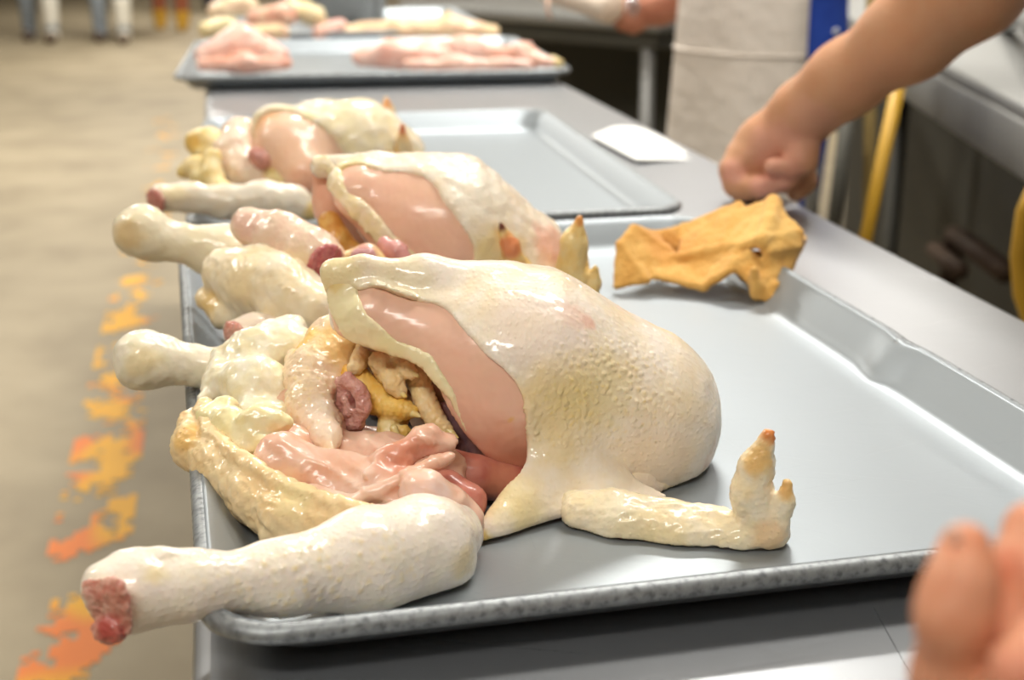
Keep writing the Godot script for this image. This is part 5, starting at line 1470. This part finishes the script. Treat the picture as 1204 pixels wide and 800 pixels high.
	f.tube([Vector3(0.0905, 1.0508, -0.2550), 0.0053, Vector3(0.0887, 1.0450, -0.2500), 0.0063, Vector3(0.0872, 1.0395, -0.2480), 0.0068, Vector3(0.0910, 1.0228, -0.2520), 0.0090, Vector3(0.0991, 1.0022, -0.2590), 0.0115], 0.0049)
	f.tube([Vector3(0.1098, 1.0475, -0.2700), 0.0065, Vector3(0.1063, 1.0402, -0.2630), 0.0073, Vector3(0.1038, 1.0311, -0.2580), 0.0072, Vector3(0.1087, 1.0100, -0.2630), 0.0100], 0.0034)
	f.tube([Vector3(0.1304, 1.0374, -0.2850), 0.0065, Vector3(0.1264, 1.0289, -0.2770), 0.0077, Vector3(0.1237, 1.0139, -0.2740), 0.0080, Vector3(0.1254, 0.9967, -0.2740), 0.0104], 0.0036)
	f.tube([Vector3(0.1507, 1.0191, -0.3000), 0.0061, Vector3(0.1472, 1.0123, -0.2920), 0.0070, Vector3(0.1451, 0.9961, -0.2890), 0.0077, Vector3(0.1409, 0.9850, -0.2850), 0.0101], 0.0038)
	f.tube([Vector3(0.1002, 1.0389, -0.2400), 0.0046, Vector3(0.0963, 1.0348, -0.2350), 0.0051, Vector3(0.0964, 1.0225, -0.2370), 0.0063, Vector3(0.1061, 0.9987, -0.2520), 0.0083], 0.0037)
	f.tube([Vector3(0.1043, 0.9996, -0.2630), 0.0140, Vector3(0.1270, 0.9834, -0.2740), 0.0156, Vector3(0.1283, 0.9558, -0.2740), 0.0156, Vector3(0.1426, 0.9411, -0.2660), 0.0128, Vector3(0.1598, 0.9351, -0.2400), 0.0122, Vector3(0.1719, 0.9475, -0.2000), 0.0109], 0.0083)
	f.blob(Vector3(0.0870, 1.0606, -0.2440), 0.0046, Color("e6aa92"), .8)
	f.blob(Vector3(0.0877, 1.0472, -0.2370), 0.0054, Color("cf7f60"), .7)
	f.blob(Vector3(0.0925, 1.0366, -0.2290), 0.0087, Color("dd9076"), .7)
	f.blob(Vector3(0.1000, 1.0461, -0.2590), 0.0059, Color("c97456"), .6)
	soft("hand", f, M.hand, h)
	var nl := field(0.001, Color("ecc0ae"))
	nl.ell(Vector3(0.0863, 1.0560, -0.2500), Vector3(0.0016, 0.0027, 0.0010), Vector3(0, -50, 4), 0.0002)
	soft("fingernail", nl, M.claw, h)
	# people far off on the concrete floor
	var who := [
		["person in dark blue trousers and tan boots at the far left edge", -5.27, -12.6, Color("4c5577"), Color("a98a63"), 0.0],
		["person in grey trousers and one white boot, left of two walking on the far floor", -4.18, -12.7, Color("8b929a"), Color("e6e2d6"), 1.0],
		["person in grey trousers and one white boot, right of two walking on the far floor", -3.52, -12.6, Color("8b929a"), Color("e6e2d6"), 1.0],
		["person in dark navy trousers standing farthest off on the floor", -3.25, -16.0, Color("2c3556"), Color("2c3040"), 0.0],
		["person in rusty brown clothes with yellow boots standing beyond the farthest pan", -3.30, -13.9, Color("9a5a42"), Color("c99c3c"), 0.0]]
	for q in who:
		var at := Vector3(q[1], 0, q[2])
		var p := thing("person", q[0], "person", at)
		var b := field(0.022, q[3], null)
		for s in [-1.0, 1.0]:
			var o: Vector3 = at + Vector3(s * 0.13, 0, s * 0.10)
			b.tube([o + Vector3(0, 0.10, 0), 0.065, o + Vector3(0, 0.5, 0), 0.075, at + Vector3(s * 0.10, 0.92, 0), 0.11], 0.05)
		b.tube([at + Vector3(0, 0.95, 0), 0.15, at + Vector3(0, 1.2, 0), 0.15, at + Vector3(0, 1.42, 0), 0.14, at + Vector3(0, 1.52, 0), 0.06], 0.06)
		for s in [-1.0, 1.0]:
			b.tube([at + Vector3(s * 0.18, 1.42, 0), 0.06, at + Vector3(s * 0.24, 1.12, 0), 0.05, at + Vector3(s * 0.24, 0.85, 0.06), 0.04], 0.03)
		b.ell(at + Vector3(0, 1.68, 0), Vector3(0.08, 0.115, 0.09), Vector3.ZERO, 0.02)
		b.blob(at + Vector3(0, 1.70, 0), 0.16, Color("b98a6c"), 1.0)
		soft("body", b, M.fabric, p)
		for s in [-1.0, 1.0]:
			var o: Vector3 = at + Vector3(s * 0.13, 0, s * 0.10)
			var white: bool = s > 0 or q[5] == 0.0
			var bt := field(0.014, q[4] if white else q[3], null)
			bt.tube([o + Vector3(0, 0.06, 0), 0.06, o + Vector3(0, 0.36 if q[5] > 0 else 0.14, 0), 0.078], 0.02)
			bt.tube([o + Vector3(0, 0.05, 0), 0.05, o + Vector3(0.03, 0.04, 0.17), 0.045], 0.02)
			bt.half(Vector3(0, 0.002, 0), Vector3(0, -1, 0))
			if q[5] > 0: bt.blob(o + Vector3(0.02, 0.0, 0.15), 0.13, Color("4a3626"), 1.0)
			soft("boot", bt, M.fabric, p)
